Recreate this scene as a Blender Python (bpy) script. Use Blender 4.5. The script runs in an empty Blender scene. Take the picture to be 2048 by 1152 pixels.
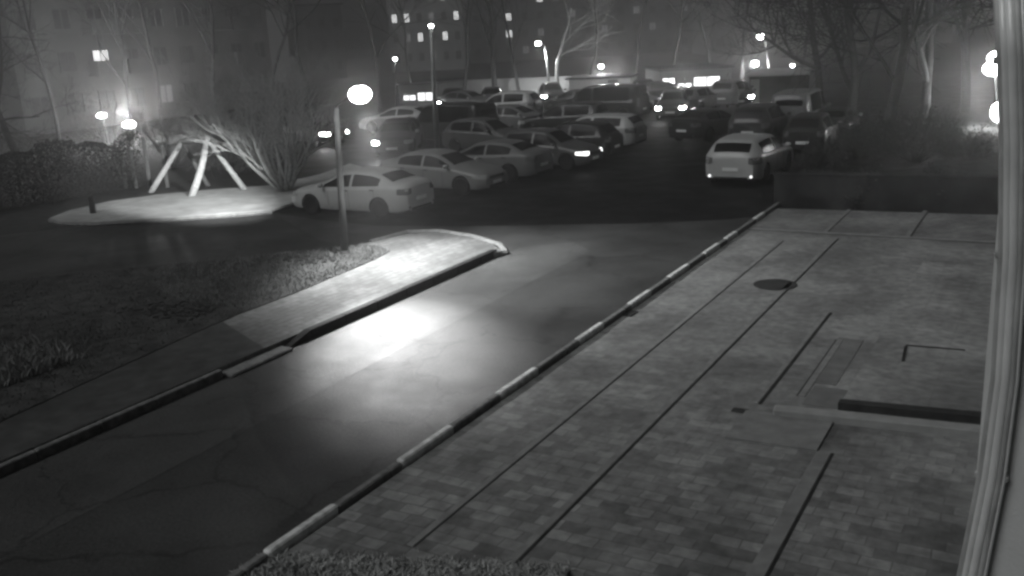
import bpy, bmesh, math, random
from mathutils import Vector, Matrix

S = bpy.context.scene
COL = S.collection
PI = math.pi
R = math.radians

# ------------------------------------------------------------------ camera
FPX, CAMH = 1900.0, 5.3
ROLL = math.atan(.054)
PITCH = math.atan((576 - 61) * math.cos(ROLL) / FPX)
YAW = R(30.412)
CROT = Matrix.Rotation(YAW, 3, 'Z') @ Matrix.Rotation(PI / 2 - PITCH, 3, 'X') @ Matrix.Rotation(-ROLL, 3, 'Z')
CPOS = Vector((0, 0, CAMH))
FWD = Vector((-math.sin(YAW), math.cos(YAW), 0))


def ray(px, py):
    return CROT @ Vector(((px - 1024) / FPX, (576 - py) / FPX, -1))


def at(px, py, z=0.0):
    """where the ground (height z) lies under a point of the 2048 px survey photo"""
    d = ray(px, py)
    return CPOS + d * ((z - CAMH) / d.z)


def far(px, py, dist):
    """point at a horizontal distance along the view axis"""
    d = ray(px, py)
    return CPOS + d * (dist / d.dot(FWD))


def depth(p):
    return (Vector(p) - CPOS).dot(FWD)


cam = bpy.data.cameras.new('camera')
cam.sensor_width = 36
cam.lens = 36 * FPX / 2048
cam.clip_end = 2000
cam.clip_start = .05
co = bpy.data.objects.new('camera', cam)
co.matrix_world = Matrix.Translation(CPOS) @ CROT.to_4x4()
COL.objects.link(co)
S.camera = co


# ------------------------------------------------------------------ materials
def grey(v):
    return (v * .985, v * 1.01, v, 1)


def mat(name, v, rough=.8, var=.25, scale=6., detail=6., metal=0., spec=.3, bump=0., bscale=60., coat=0., var2=0., scale2=.7):
    m = bpy.data.materials.new(name)
    m.use_nodes = True
    nt = m.node_tree
    n, l = nt.nodes, nt.links
    b = n['Principled BSDF']
    b.inputs['Roughness'].default_value = rough
    b.inputs['Metallic'].default_value = metal
    b.inputs['Specular IOR Level'].default_value = spec
    b.inputs['Coat Weight'].default_value = coat
    b.inputs['Coat Roughness'].default_value = .12
    tc = n.new('ShaderNodeTexCoord')
    no = n.new('ShaderNodeTexNoise')
    no.inputs['Scale'].default_value = scale
    no.inputs['Detail'].default_value = detail
    l.new(tc.outputs['Object'], no.inputs['Vector'])
    cr = n.new('ShaderNodeValToRGB')
    cr.color_ramp.elements[0].position = .3
    cr.color_ramp.elements[1].position = .7
    cr.color_ramp.elements[0].color = grey(v * (1 - var))
    cr.color_ramp.elements[1].color = grey(v * (1 + var))
    l.new(no.outputs['Fac'], cr.inputs['Fac'])
    out = cr.outputs['Color']
    if var2:
        n2 = n.new('ShaderNodeTexNoise')
        n2.inputs['Scale'].default_value = scale2
        n2.inputs['Detail'].default_value = 3
        l.new(tc.outputs['Object'], n2.inputs['Vector'])
        c2 = n.new('ShaderNodeValToRGB')
        c2.color_ramp.elements[0].position = .35
        c2.color_ramp.elements[1].position = .65
        c2.color_ramp.elements[0].color = (1 - var2,) * 3 + (1,)
        c2.color_ramp.elements[1].color = (1 + var2 * .6,) * 3 + (1,)
        l.new(n2.outputs['Fac'], c2.inputs['Fac'])
        mx = n.new('ShaderNodeMix')
        mx.data_type = 'RGBA'
        mx.blend_type = 'MULTIPLY'
        mx.inputs['Factor'].default_value = 1
        l.new(out, mx.inputs['A'])
        l.new(c2.outputs['Color'], mx.inputs['B'])
        out = mx.outputs['Result']
    l.new(out, b.inputs['Base Color'])
    if bump:
        nb = n.new('ShaderNodeTexNoise')
        nb.inputs['Scale'].default_value = bscale
        nb.inputs['Detail'].default_value = 5
        l.new(tc.outputs['Object'], nb.inputs['Vector'])
        bp = n.new('ShaderNodeBump')
        bp.inputs['Strength'].default_value = bump
        bp.inputs['Distance'].default_value = .02
        l.new(nb.outputs['Fac'], bp.inputs['Height'])
        l.new(bp.outputs['Normal'], b.inputs['Normal'])
    return m


def emit(name, s, v=1.):
    m = bpy.data.materials.new(name)
    m.use_nodes = True
    nt = m.node_tree
    b = nt.nodes['Principled BSDF']
    b.inputs['Base Color'].default_value = (.6, .6, .6, 1)
    tc = nt.nodes.new('ShaderNodeTexCoord')
    no = nt.nodes.new('ShaderNodeTexNoise')
    no.inputs['Scale'].default_value = 3
    nt.links.new(tc.outputs['Object'], no.inputs['Vector'])
    mr = nt.nodes.new('ShaderNodeMapRange')
    mr.inputs['To Min'].default_value = s * .7
    mr.inputs['To Max'].default_value = s * 1.3
    nt.links.new(no.outputs['Fac'], mr.inputs['Value'])
    b.inputs['Emission Color'].default_value = (v, v, v, 1)
    nt.links.new(mr.outputs['Result'], b.inputs['Emission Strength'])
    return m


def paving(name, v, bw, bh, var=.3, offset=.5, mortar=.5, gap=.012, rot=0., bump=.35, contrast=1., fade=None):
    """small paving blocks, each its own tone, with blotchy wear"""
    m = mat(name, v, .75, var=.26, scale=7, detail=10, var2=.34, scale2=.6, bump=.0, spec=.25)
    nt = m.node_tree
    n, l = nt.nodes, nt.links
    b = n['Principled BSDF']
    tc = n.new('ShaderNodeTexCoord')
    mp = n.new('ShaderNodeMapping')
    mp.inputs['Rotation'].default_value = (0, 0, rot)
    l.new(tc.outputs['Object'], mp.inputs['Vector'])
    # slight wobble so that the courses are not ruled
    nz = n.new('ShaderNodeTexNoise')
    nz.inputs['Scale'].default_value = 1.3
    l.new(tc.outputs['Object'], nz.inputs['Vector'])
    vm = n.new('ShaderNodeVectorMath')
    vm.operation = 'MULTIPLY_ADD'
    l.new(nz.outputs['Color'], vm.inputs[0])
    vm.inputs[1].default_value = (.07, .07, 0)
    l.new(mp.outputs['Vector'], vm.inputs[2])
    br = n.new('ShaderNodeTexBrick')
    br.offset = offset
    br.inputs['Scale'].default_value = 1
    br.inputs['Brick Width'].default_value = bw
    br.inputs['Row Height'].default_value = bh
    br.inputs['Mortar Size'].default_value = gap
    br.inputs['Mortar Smooth'].default_value = .3
    br.inputs['Bias'].default_value = 0
    br.inputs['Color1'].default_value = (1 - var * contrast,) * 3 + (1,)
    br.inputs['Color2'].default_value = (1 + var * contrast * .7,) * 3 + (1,)
    br.inputs['Mortar'].default_value = (mortar,) * 3 + (1,)
    l.new(vm.outputs['Vector'], br.inputs['Vector'])
    mx = n.new('ShaderNodeMix')
    mx.data_type = 'RGBA'
    mx.blend_type = 'MULTIPLY'
    mx.inputs['Factor'].default_value = 1
    src = b.inputs['Base Color'].links[0].from_socket
    l.new(src, mx.inputs['A'])
    l.new(br.outputs['Color'], mx.inputs['B'])
    l.new(mx.outputs['Result'], b.inputs['Base Color'])
    if fade:
        # the blocks near the grass are dirtier and more mixed in tone than those farther along
        sx = n.new('ShaderNodeSeparateXYZ')
        l.new(vm.outputs['Vector'], sx.inputs['Vector'])
        mr = n.new('ShaderNodeMapRange')
        mr.inputs['From Min'].default_value, mr.inputs['From Max'].default_value = fade[0], fade[1]
        mr.inputs['To Min'].default_value, mr.inputs['To Max'].default_value = 1, fade[2]
        l.new(sx.outputs['Y'], mr.inputs['Value'])
        l.new(mr.outputs['Result'], mx.inputs['Factor'])
    bp = n.new('ShaderNodeBump')
    bp.inputs['Strength'].default_value = bump
    bp.inputs['Distance'].default_value = .01
    bp.invert = True
    l.new(br.outputs['Fac'], bp.inputs['Height'])
    l.new(bp.outputs['Normal'], b.inputs['Normal'])
    return m


def asphalt(name, v, r0, r1, spec=.5, bump=.5, bscale=90., grit=.35):
    m = mat(name, v, .5, var=.3, scale=25, var2=.3, scale2=.5, spec=spec, bump=bump, bscale=bscale)
    nt = m.node_tree
    n, l = nt.nodes, nt.links
    tc = n.new('ShaderNodeTexCoord')
    no = n.new('ShaderNodeTexNoise')
    no.inputs['Scale'].default_value = .9
    no.inputs['Detail'].default_value = 7
    no.inputs['Roughness'].default_value = .65
    l.new(tc.outputs['Object'], no.inputs['Vector'])
    mr = n.new('ShaderNodeMapRange')
    mr.inputs['From Min'].default_value = .35
    mr.inputs['From Max'].default_value = .65
    mr.inputs['To Min'].default_value = r0
    mr.inputs['To Max'].default_value = r1
    l.new(no.outputs['Fac'], mr.inputs['Value'])
    l.new(mr.outputs['Result'], n['Principled BSDF'].inputs['Roughness'])
    # cracks: thin dark lines along distorted cell borders, only in places
    b = n['Principled BSDF']
    wz = n.new('ShaderNodeTexNoise')
    wz.inputs['Scale'].default_value = 2.2
    wz.inputs['Detail'].default_value = 4
    l.new(tc.outputs['Object'], wz.inputs['Vector'])
    va = n.new('ShaderNodeVectorMath')
    va.operation = 'MULTIPLY_ADD'
    l.new(wz.outputs['Color'], va.inputs[0])
    va.inputs[1].default_value = (.8, .8, 0)
    l.new(tc.outputs['Object'], va.inputs[2])
    vo = n.new('ShaderNodeTexVoronoi')
    vo.feature = 'DISTANCE_TO_EDGE'
    vo.inputs['Scale'].default_value = .42
    l.new(va.outputs['Vector'], vo.inputs['Vector'])
    cm = n.new('ShaderNodeMapRange')
    cm.inputs['From Min'].default_value = .004
    cm.inputs['From Max'].default_value = .016
    cm.inputs['To Min'].default_value = .35
    cm.inputs['To Max'].default_value = 1
    l.new(vo.outputs['Distance'], cm.inputs['Value'])
    mx = n.new('ShaderNodeMix')
    mx.data_type = 'RGBA'
    mx.blend_type = 'MULTIPLY'
    l.new(no.outputs['Fac'], mx.inputs['Factor'])
    l.new(b.inputs['Base Color'].links[0].from_socket, mx.inputs['A'])
    l.new(cm.outputs['Result'], mx.inputs['B'])
    l.new(mx.outputs['Result'], b.inputs['Base Color'])
    # coarse chippings that break up the sheen
    gr = n.new('ShaderNodeTexNoise')
    gr.inputs['Scale'].default_value = 16
    gr.inputs['Detail'].default_value = 8
    gr.inputs['Roughness'].default_value = .75
    l.new(tc.outputs['Object'], gr.inputs['Vector'])
    b2 = n.new('ShaderNodeBump')
    b2.inputs['Strength'].default_value = grit
    b2.inputs['Distance'].default_value = .03
    l.new(gr.outputs['Fac'], b2.inputs['Height'])
    l.new(b.inputs['Normal'].links[0].from_socket, b2.inputs['Normal'])
    l.new(b2.outputs['Normal'], b.inputs['Normal'])
    return m


M = {}
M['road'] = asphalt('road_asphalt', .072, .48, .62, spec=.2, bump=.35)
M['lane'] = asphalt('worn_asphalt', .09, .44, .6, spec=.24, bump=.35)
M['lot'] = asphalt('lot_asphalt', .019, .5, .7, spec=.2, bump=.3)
M['drive'] = asphalt('drive_asphalt', .07, .6, .8, spec=.25)
M['earth'] = mat('earth', .06, .95, var=.4, scale=2.5, spec=.1, bump=.6, bscale=12)
M['path'] = mat('dark_path', .08, .95, var=.25, scale=4, spec=.1, bump=.4, bscale=20, var2=.2)
M['lawn'] = mat('lawn_soil', .07, .95, var=.45, scale=3.5, spec=.1, bump=.8, bscale=14, var2=.35, scale2=.35)
M['grass'] = mat('dry_grass', .095, .9, var=.45, scale=4, spec=.15)
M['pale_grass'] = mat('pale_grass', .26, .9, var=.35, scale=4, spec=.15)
M['straw'] = mat('straw_grass', .5, .9, var=.35, scale=6, spec=.15)
M['sand'] = mat('pale_sand', .48, .95, var=.18, scale=2.2, spec=.1, bump=.4, bscale=20, var2=.2, scale2=.5)
M['footpath'] = paving('footpath_paving', .18, .4, .2, var=.2, mortar=.6, gap=.014, rot=PI / 2, bump=.2)
M['slabs'] = paving('block_paving', .29, .31, .2, var=.36, mortar=.6, gap=.009, offset=.37, bump=.12, fade=(8, 14, .25))
M['porch'] = paving('porch_paving', .32, .6, .6, var=.08, mortar=.85, gap=.008, offset=0, bump=.1)
M['kerb'] = mat('kerb_concrete', .22, .85, var=.25, scale=9, bump=.3, bscale=40)
M['kerb_white'] = mat('kerb_white_paint', .82, .7, var=.35, scale=7, bump=.25, bscale=40)
M['kerb_dark'] = mat('kerb_shaded', .022, .8, var=.4, scale=7, bump=.25, bscale=40, spec=.15)  # dark colour carries the shade on the kerb face
M['kerb_worn'] = mat('kerb_worn_paint', .2, .8, var=.4, scale=7, bump=.25, bscale=40, spec=.15)
M['kerb_dim'] = mat('kerb_weathered', .23, .85, var=.3, scale=7, bump=.25, bscale=40)
M['joint'] = mat('edging_stone', .27, .85, var=.2, scale=5)
M['pale_stone'] = mat('pale_stone', .38, .85, var=.15, scale=5)
M['gap'] = mat('dark_joint', .035, .95, var=.5, scale=3)
M['darkgrate'] = mat('dark_pit', .05, .9, var=.3, scale=5)
M['tile_dark'] = mat('dark_tile', .21, .8, var=.2, scale=4)
M['wall_near'] = mat('bay_render', .8, .9, var=.08, scale=1.5, bump=.15, bscale=60)
M['render'] = mat('pale_render', .45, .9, var=.15, scale=.4)
M['panel'] = mat('panel_wall', .42, .9, var=.2, scale=.3)
M['flats'] = mat('flats_panel', .2, .9, var=.3, scale=.35, var2=.3, scale2=.12)
M['dimwall'] = mat('dim_wall', .2, .9, var=.2, scale=.3)
M['darkwall'] = mat('dark_wall', .05, .9, var=.5, scale=1.6, detail=9, bump=.3, bscale=30, var2=.4, scale2=.6)
M['window'] = mat('window_glass', .12, .2, var=.2, scale=2, spec=.5)
M['metal'] = mat('grey_metal', .30, .45, var=.2, scale=4, metal=.3, spec=.5)
M['polepaint'] = mat('pole_paint', .09, .45, var=.2, scale=6, spec=.4)
M['darkmetal'] = mat('dark_metal', .05, .5, var=.2, scale=6, spec=.4)
M['bark'] = mat('bark', .11, .9, var=.4, scale=14, bump=.5, bscale=50)
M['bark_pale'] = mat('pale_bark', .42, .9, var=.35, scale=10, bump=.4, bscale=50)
M['bark_dark'] = mat('dark_bark', .05, .9, var=.35, scale=10)
M['bushleaf'] = mat('bush_leaf', .075, .85, var=.3, scale=8)
M['leaf'] = mat('dark_leaf', .04, .8, var=.4, scale=8)
M['timber'] = mat('pale_timber', .50, .8, var=.22, scale=12, bump=.3, bscale=50)
M['timber_dim'] = mat('dim_timber', .16, .85, var=.25, scale=10, bump=.3, bscale=50)
M['tyre'] = mat('tyre_rubber', .022, .8, var=.2, scale=20)
M['rim'] = mat('alloy_rim', .38, .4, var=.1, scale=9, metal=.5)
M['glass'] = mat('car_glass', .008, .2, var=.2, scale=3, spec=.06)
M['black'] = mat('black_plastic', .02, .6, var=.2, scale=9)
M['lampglass'] = mat('lamp_glass', .42, .15, var=.15, scale=9, spec=.7)
M['tail'] = mat('tail_lens', .16, .15, var=.2, scale=9, spec=.7)
M['plate'] = mat('plate_white', .92, .5, var=.06, scale=30)
M['reflector'] = emit('reflector_glow', 1.6)  # emission stands in for light thrown back by the reflectors
M['headlit'] = emit('lit_headlight', 75)
M['glint'] = emit('headlight_glint', 3)  # emission stands in for a glint on a parked car's headlights
M['lamp'] = emit('lamp_glow', 60)
M['lamp2'] = emit('far_lamp_glow', 45)
M['shop'] = emit('shop_light', 2.2)
M['winlit'] = emit('lit_window', 1.2)
M['windim'] = emit('dim_window', .12)
for k, v in dict(white=.52, light=.34, silver=.24, grey=.17, mid=.10, dark=.035, black=.016).items():
    M['paint_' + k] = mat('paint_' + k, v, .42, var=.05, scale=2, spec=.4, coat=.25)


# ------------------------------------------------------------------ helpers
def mesh(name, verts, faces, m, parent=None, smooth=False, mats=None, fm=None):
    me = bpy.data.meshes.new(name)
    me.from_pydata([tuple(v) for v in verts], [], faces)
    for mm in (mats or [m]):
        me.materials.append(mm)
    if fm:
        me.polygons.foreach_set('material_index', fm)
    if smooth:
        me.polygons.foreach_set('use_smooth', [True] * len(me.polygons))
    me.update()
    o = bpy.data.objects.new(name, me)
    COL.objects.link(o)
    if parent:
        o.parent = parent
    return o


class MB:
    def __init__(s):
        s.v, s.f = [], []

    def add(s, v, f):
        k = len(s.v)
        s.v += [Vector(p) for p in v]
        s.f += [[i + k for i in q] for q in f]
        return s

    def box(s, c, d, rot=None, bev=0.):
        cx, cy, cz = c
        x, y, z = d[0] / 2, d[1] / 2, d[2] / 2
        if bev:
            b = min(bev, x * .9, y * .9, z * .9)
            P = []
            for (zz, i) in ((-z, b), (-z + b, 0), (z - b, 0), (z, b)):
                X, Y = x - i, y - i
                c2 = b
                P += [(-X + c2, -Y, zz), (X - c2, -Y, zz), (X, -Y + c2, zz), (X, Y - c2, zz), (X - c2, Y, zz), (-X + c2, Y, zz), (-X, Y - c2, zz), (-X, -Y + c2, zz)]
            F = [list(range(7, -1, -1)), list(range(24, 32))]
            for k in range(3):
                for j in range(8):
                    a = k * 8 + j
                    bb = k * 8 + (j + 1) % 8
                    F.append([a, bb, bb + 8, a + 8])
        else:
            P = [(-x, -y, -z), (x, -y, -z), (x, y, -z), (-x, y, -z), (-x, -y, z), (x, -y, z), (x, y, z), (-x, y, z)]
            F = [[3, 2, 1, 0], [4, 5, 6, 7], [0, 1, 5, 4], [1, 2, 6, 5], [2, 3, 7, 6], [3, 0, 4, 7]]
        if rot:
            P = [rot @ Vector(p) for p in P]
        return s.add([Vector(p) + Vector((cx, cy, cz)) for p in P], F)

    def tube(s, path, rad, n=8, cap=True):
        path = [Vector(p) for p in path]
        if not hasattr(rad, '__len__'):
            rad = [rad] * len(path)
        V, F = [], []
        up = None
        for i, p in enumerate(path):
            t = (path[min(i + 1, len(path) - 1)] - path[max(i - 1, 0)])
            t = t.normalized() if t.length > 1e-9 else Vector((0, 0, 1))
            if up is None:
                a = Vector((0, 0, 1)) if abs(t.z) < .9 else Vector((1, 0, 0))
                up = t.cross(a).normalized()
            up = (up - t * up.dot(t))
            up = up.normalized() if up.length > 1e-6 else t.orthogonal().normalized()
            w = t.cross(up)
            for k in range(n):
                an = 2 * PI * k / n
                V.append(p + (up * math.cos(an) + w * math.sin(an)) * rad[i])
        for i in range(len(path) - 1):
            for k in range(n):
                a, b = i * n + k, i * n + (k + 1) % n
                F.append([a, b, b + n, a + n])
        if cap:
            F.append(list(range(n - 1, -1, -1)))
            F.append([(len(path) - 1) * n + k for k in range(n)])
        return s.add(V, F)

    def lathe(s, prof, n=24, M4=None):
        """profile of (radius, height) turned about z; M4 places it"""
        V, F = [], []
        for r, z in prof:
            for k in range(n):
                a = 2 * PI * k / n
                V.append(Vector((r * math.cos(a), r * math.sin(a), z)))
        for i in range(len(prof) - 1):
            for k in range(n):
                a, b = i * n + k, i * n + (k + 1) % n
                F.append([a, b, b + n, a + n])
        F.append(list(range(n - 1, -1, -1)))
        F.append([(len(prof) - 1) * n + k for k in range(n)])
        if M4:
            V = [M4 @ v for v in V]
        return s.add(V, F)

    def ball(s, c, r, n=12, m=8):
        rx, ry, rz = r if hasattr(r, '__len__') else (r, r, r)
        c = Vector(c)
        V = [c + Vector((0, 0, -rz))]
        for i in range(1, m):
            t = -PI / 2 + PI * i / m
            for k in range(n):
                a = 2 * PI * k / n
                V.append(c + Vector((rx * math.cos(t) * math.cos(a), ry * math.cos(t) * math.sin(a), rz * math.sin(t))))
        V.append(c + Vector((0, 0, rz)))
        F = []
        for k in range(n):
            F.append([0, 1 + (k + 1) % n, 1 + k])
            F.append([len(V) - 1, 1 + (m - 2) * n + k, 1 + (m - 2) * n + (k + 1) % n])
        for i in range(m - 2):
            for k in range(n):
                a, b = 1 + i * n + k, 1 + i * n + (k + 1) % n
                F.append([a, b, b + n, a + n])
        return s.add(V, F)

    def prism(s, poly, z0, z1):
        n = len(poly)
        V = [Vector((p[0], p[1], z0)) for p in poly] + [Vector((p[0], p[1], z1)) for p in poly]
        F = [list(range(n - 1, -1, -1)), [n + k for k in range(n)]]
        for k in range(n):
            F.append([k, (k + 1) % n, n + (k + 1) % n, n + k])
        return s.add(V, F)

    def build(s, name, m, parent=None, smooth=False):
        return mesh(name, s.v, s.f, m, parent, smooth)


def tag(o, label=None, cat=None, group=None, kind=None):
    if label:
        o['label'] = label
    if cat:
        o['category'] = cat
    if group:
        o['group'] = group
    if kind:
        o['kind'] = kind
    return o


def empty(name, loc=(0, 0, 0), rz=0):
    o = bpy.data.objects.new(name, None)
    o.empty_display_size = .2
    o.location = loc
    o.rotation_euler = (0, 0, rz)
    COL.objects.link(o)
    return o


KIDS = {}


def copy_tree(o, parent=None):
    c = o.copy()
    COL.objects.link(c)
    c.parent = parent
    for ch in [x for x in bpy.data.objects if x.parent == o]:
        copy_tree(ch, c)
    return c


def ccw(poly):
    a = sum(poly[i][0] * poly[(i + 1) % len(poly)][1] - poly[(i + 1) % len(poly)][0] * poly[i][1] for i in range(len(poly)))
    return poly if a > 0 else poly[::-1]


def sheet(name, poly, z, m):
    poly = ccw([(p[0], p[1]) for p in poly])
    o = mesh(name, [(x, y, z) for x, y in poly], [list(range(len(poly)))], m)
    o['kind'] = 'structure'
    return o


def slab(name, poly, z0, z1, m):
    b = MB().prism(ccw([(p[0], p[1]) for p in poly]), z0, z1)
    o = b.build(name, m)
    o['kind'] = 'structure'
    return o


def light(name, kind, loc, power, size=.1, target=None, angle=150, blend=.6):
    L = bpy.data.lights.new(name, kind)
    L.energy = power
    L.color = (1, 1, 1)
    if kind in ('SPOT', 'POINT'):
        L.shadow_soft_size = size
    if kind == 'SPOT':
        L.spot_size = R(angle)
        L.spot_blend = blend
    o = bpy.data.objects.new(name, L)
    o.location = loc
    if target is not None:
        o.rotation_euler = (Vector(target) - Vector(loc)).to_track_quat('-Z', 'Y').to_euler()
    COL.objects.link(o)
    return o


# ------------------------------------------------------------------ ground
sheet('ground', [(-400, -40), (150, -40), (150, 400), (-400, 400)], -.012, M['earth'])
KL, KR = -11.7, -6.9            # the two kerb lines of the lane
lot_edge = [at(545, 425), at(640, 440), at(760, 452), at(900, 452), at(1100, 450), at(1300, 446), at(1440, 440), at(1530, 432)]
sheet('road', [(KL - .3, -6), (KR, -6), (KR, 25.4)] + [(p.x, p.y) for p in lot_edge[::-1]] + [(-17.5, 19.5), (KL - .3, 18)], 0, M['road'])
rs = sheet('road_resurfaced_strip', [(KL + .05, 1.5), (-9.75, 1.5), (-9.75, 20.5), (-10.6, 21.3), (KL + .05, 20.4)], .004, M['lane'])
lot = [(p.x, p.y) for p in lot_edge] + [(KR, 26.5), (KR, 31), (-4.0, 33), (-3.0, 90), (-60, 90), (-60, 50), (-26, 27.5), (-23.5, 24.6)]
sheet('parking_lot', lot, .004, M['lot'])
drive = [at(x, y) for x, y in ((545, 424), (430, 434), (190, 450), (0, 470), (-300, 505), (-300, 640), (0, 562), (300, 532), (520, 512), (700, 490), (760, 480), (880, 458), (760, 452), (640, 440))]
sheet('side_road', drive, -.004, M['drive'])

ZP = .14                         # level of the footpath and lawn beside the lane
foot = [(KL - .16, -6), (KL - .16, 18.8)] + [(p.x, p.y) for p in (at(1003, 502, ZP), at(985, 488, ZP), at(940, 474, ZP), at(880, 465, ZP), at(820, 466, ZP), at(745, 484, ZP), at(700, 492, ZP))] + [(-17.2, 17.5), (-14.9, 12), (-14.9, -6)]
slab('footpath', foot, -.05, ZP, M['footpath'])
slab('near_path', [(KL - .17, -6), (KL - .17, 11.5), (-14.85, 12.9), (-14.85, -6)], -.05, ZP + .004, M['path'])  # stretch of footpath in a darker tone
lawn = [at(x, y, ZP) for x, y in ((780, 503), (757, 493), (722, 490), (640, 500), (520, 514), (300, 534), (0, 564), (-300, 640), (-300, 1050), (0, 845), (240, 735), (400, 662), (480, 628), (600, 583), (690, 545), (750, 520))]
slab('lawn', lawn, -.06, ZP + .02, M['lawn'])

# left kerb: upright stones coloured with the shade of their face, dropped in front of the crossing, low again nearer the camera
b = MB()
yy = 12.55
while yy < 19.3:
    e = min(yy + 1.0, 19.35)
    b.box((KL - .08, (yy + e) / 2, .085), (.16, e - yy - .008, .19), bev=.012)
    yy = e
b.add([(KL - .16, 12.55, -.02), (KL, 12.55, -.02), (KL, 12.55, .18), (KL - .16, 12.55, .18), (KL - .16, 11.9, -.02), (KL, 11.9, -.02), (KL, 11.9, .02), (KL - .16, 11.9, .02)],
      [[0, 1, 2, 3], [7, 6, 5, 4], [3, 2, 6, 7], [1, 5, 6, 2], [0, 3, 7, 4], [0, 4, 5, 1]])
k1 = b.build('kerb', M['kerb_dark'])
k1['kind'] = 'structure'
b = MB()
for (a, c) in ((10.4, 11.1), (11.1, 11.9)):
    b.box((KL - .1, (a + c) / 2, .03), (.5, c - a - .01, .07), bev=.02)
k2 = b.build('dropped_kerb', M['kerb_dim'])
k2['kind'] = 'structure'
b = MB()
rng = random.Random(9)
yy = -4.
while yy < 10.3:
    e = min(yy + 1., 10.38)
    b.box((KL - .06, (yy + e) / 2, .055), (.11, e - yy - .01, .18 + rng.uniform(-.012, .01)), bev=.015)
    yy = e
k3 = b.build('kerb', M['kerb_worn'])
k3['kind'] = 'structure'
# kerb end and the rounded kerb round the island's nose
b = MB()
nose = [(KL - .08, 19.35, .06), at(1012, 505, .06), at(1000, 490, .06), at(945, 473, .06), at(880, 463, .06), at(815, 464, .06), at(742, 484, .06)]
b.tube(nose, .07, 6)
k4 = b.build('rounded_kerb', M['kerb'])
k4['kind'] = 'structure'

# right kerb, alternate stones painted white
bw, bd = MB(), MB()
rng = random.Random(4)
marks = []
yy, n = 5.6, 0
white_px = [((560, 1112), (690, 1013)), ((815, 925), (915, 853)), ((1015, 790), (1095, 738)), ((1180, 682), (1230, 648)), ((1285, 610), (1330, 583)), ((1365, 556), (1400, 530)), ((1432, 508), (1460, 488)), ((1480, 478), (1500, 464)), ((1530, 438), (1557, 426))]
wy = [(at(*a, .15).y, at(*c, .15).y) for a, c in white_px]
prev = -6.
for a, c in wy:
    y0 = prev
    while y0 < a - .02:
        e = min(y0 + 1., a)
        bd.box((KR, (y0 + e) / 2 + .0, .075), (.11, e - y0 - .012, .15 + rng.uniform(-.015, .015)), bev=.018)
        y0 = e
    bw.box((KR, (a + c) / 2, .08), (.115, c - a - .012, .165), bev=.02)
    prev = c
y0 = prev
while y0 < 31:
    bd.box((KR, y0 + .5, .075), (.11, .985, .15), bev=.018)
    y0 += 1
o = bw.build('white_painted_kerb', M['kerb_white'])
o['kind'] = 'structure'
o = bd.build('grey_kerb', M['kerb_dim'])
o['kind'] = 'structure'

# forecourt paving
ZF = .06
slab('pavement', [(KR + .09, 6.3), (-4.0, 7.5), (1.5, 7.5), (1.5, 27.3), (KR + .09, 26.6)], -.06, ZF + .003, M['slabs'])
b, bg = MB(), MB()


def strip(x, y0, y1, w=.12, gapside=1, z=ZF, gw=.03):
    b.box((x, (y0 + y1) / 2, z + .003), (w, y1 - y0, .02), bev=.006)
    bg.box((x + gapside * (w / 2 + gw / 2 + .002), (y0 + y1) / 2, z + .0015), (gw, y1 - y0, .012))


strip(-5.66, 7.2, 22.6, .09, 1, gw=.018)
strip(-4.52, 6.9, 23.2, .10, 1, gw=.034)
strip(-3.42, 12.4, 17.1, .08, 1, gw=.045)
strip(-2.22, 7.5, 11.2, .17, 1, gw=.035)
strip(-2.9, 12.9, 15.6, .10, -1, gw=.02)
strip(-3.0, 23.9, 27.2, .12, 1, gw=.03)
strip(-4.9, 23.9, 26.9, .10, 1, gw=.02)
b.box((-3.8, 23.75, ZF + .006), (6.0, .12, .03), bev=.008)
bg.box((-3.8, 23.66, ZF + .002), (6.0, .05, .012))
b.add([(-3.45, 11.1, ZF - .02), (-2.3, 11.16, ZF - .02), (-2.3, 12.2, ZF - .02), (-3.45, 12.06, ZF - .02), (-3.45, 11.1, ZF + .035), (-2.3, 11.16, ZF + .035), (-2.3, 12.2, ZF + .035), (-3.45, 12.06, ZF + .035)], [[3, 2, 1, 0], [4, 5, 6, 7], [0, 1, 5, 4], [1, 2, 6, 5], [2, 3, 7, 6], [3, 0, 4, 7]])
o = b.build('edging_stones', M['joint'])
o['kind'] = 'structure'
o = bg.build('paving_joints', M['gap'])
o['kind'] = 'structure'
# dark tiles in the paving
b = MB()
b.box((-2.55, 13.0, ZF + .004), (.55, .75, .012))
b.box((-2.75, 14.6, ZF + .004), (.4, 2.2, .010))
o = b.build('dark_paving', M['tile_dark'])
o['kind'] = 'structure'
slab('porch_platform', [(-2.3, 12.75), (-.35, 13.0), (-.35, 21), (-2.3, 21)], 0, ZF + .12, M['porch'])
slab('porch_riser', [(-2.34, 12.60), (-.35, 12.83), (-.35, 12.997), (-2.34, 12.747)], 0, ZF + .11, M['darkgrate'])
o = MB().box((-1.72, 12.28, ZF + .05), (2.75, .2, .13), Matrix.Rotation(R(6.5), 3, 'Z'), bev=.015).build('porch_kerb', M['pale_stone'])
o['kind'] = 'structure'
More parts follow.
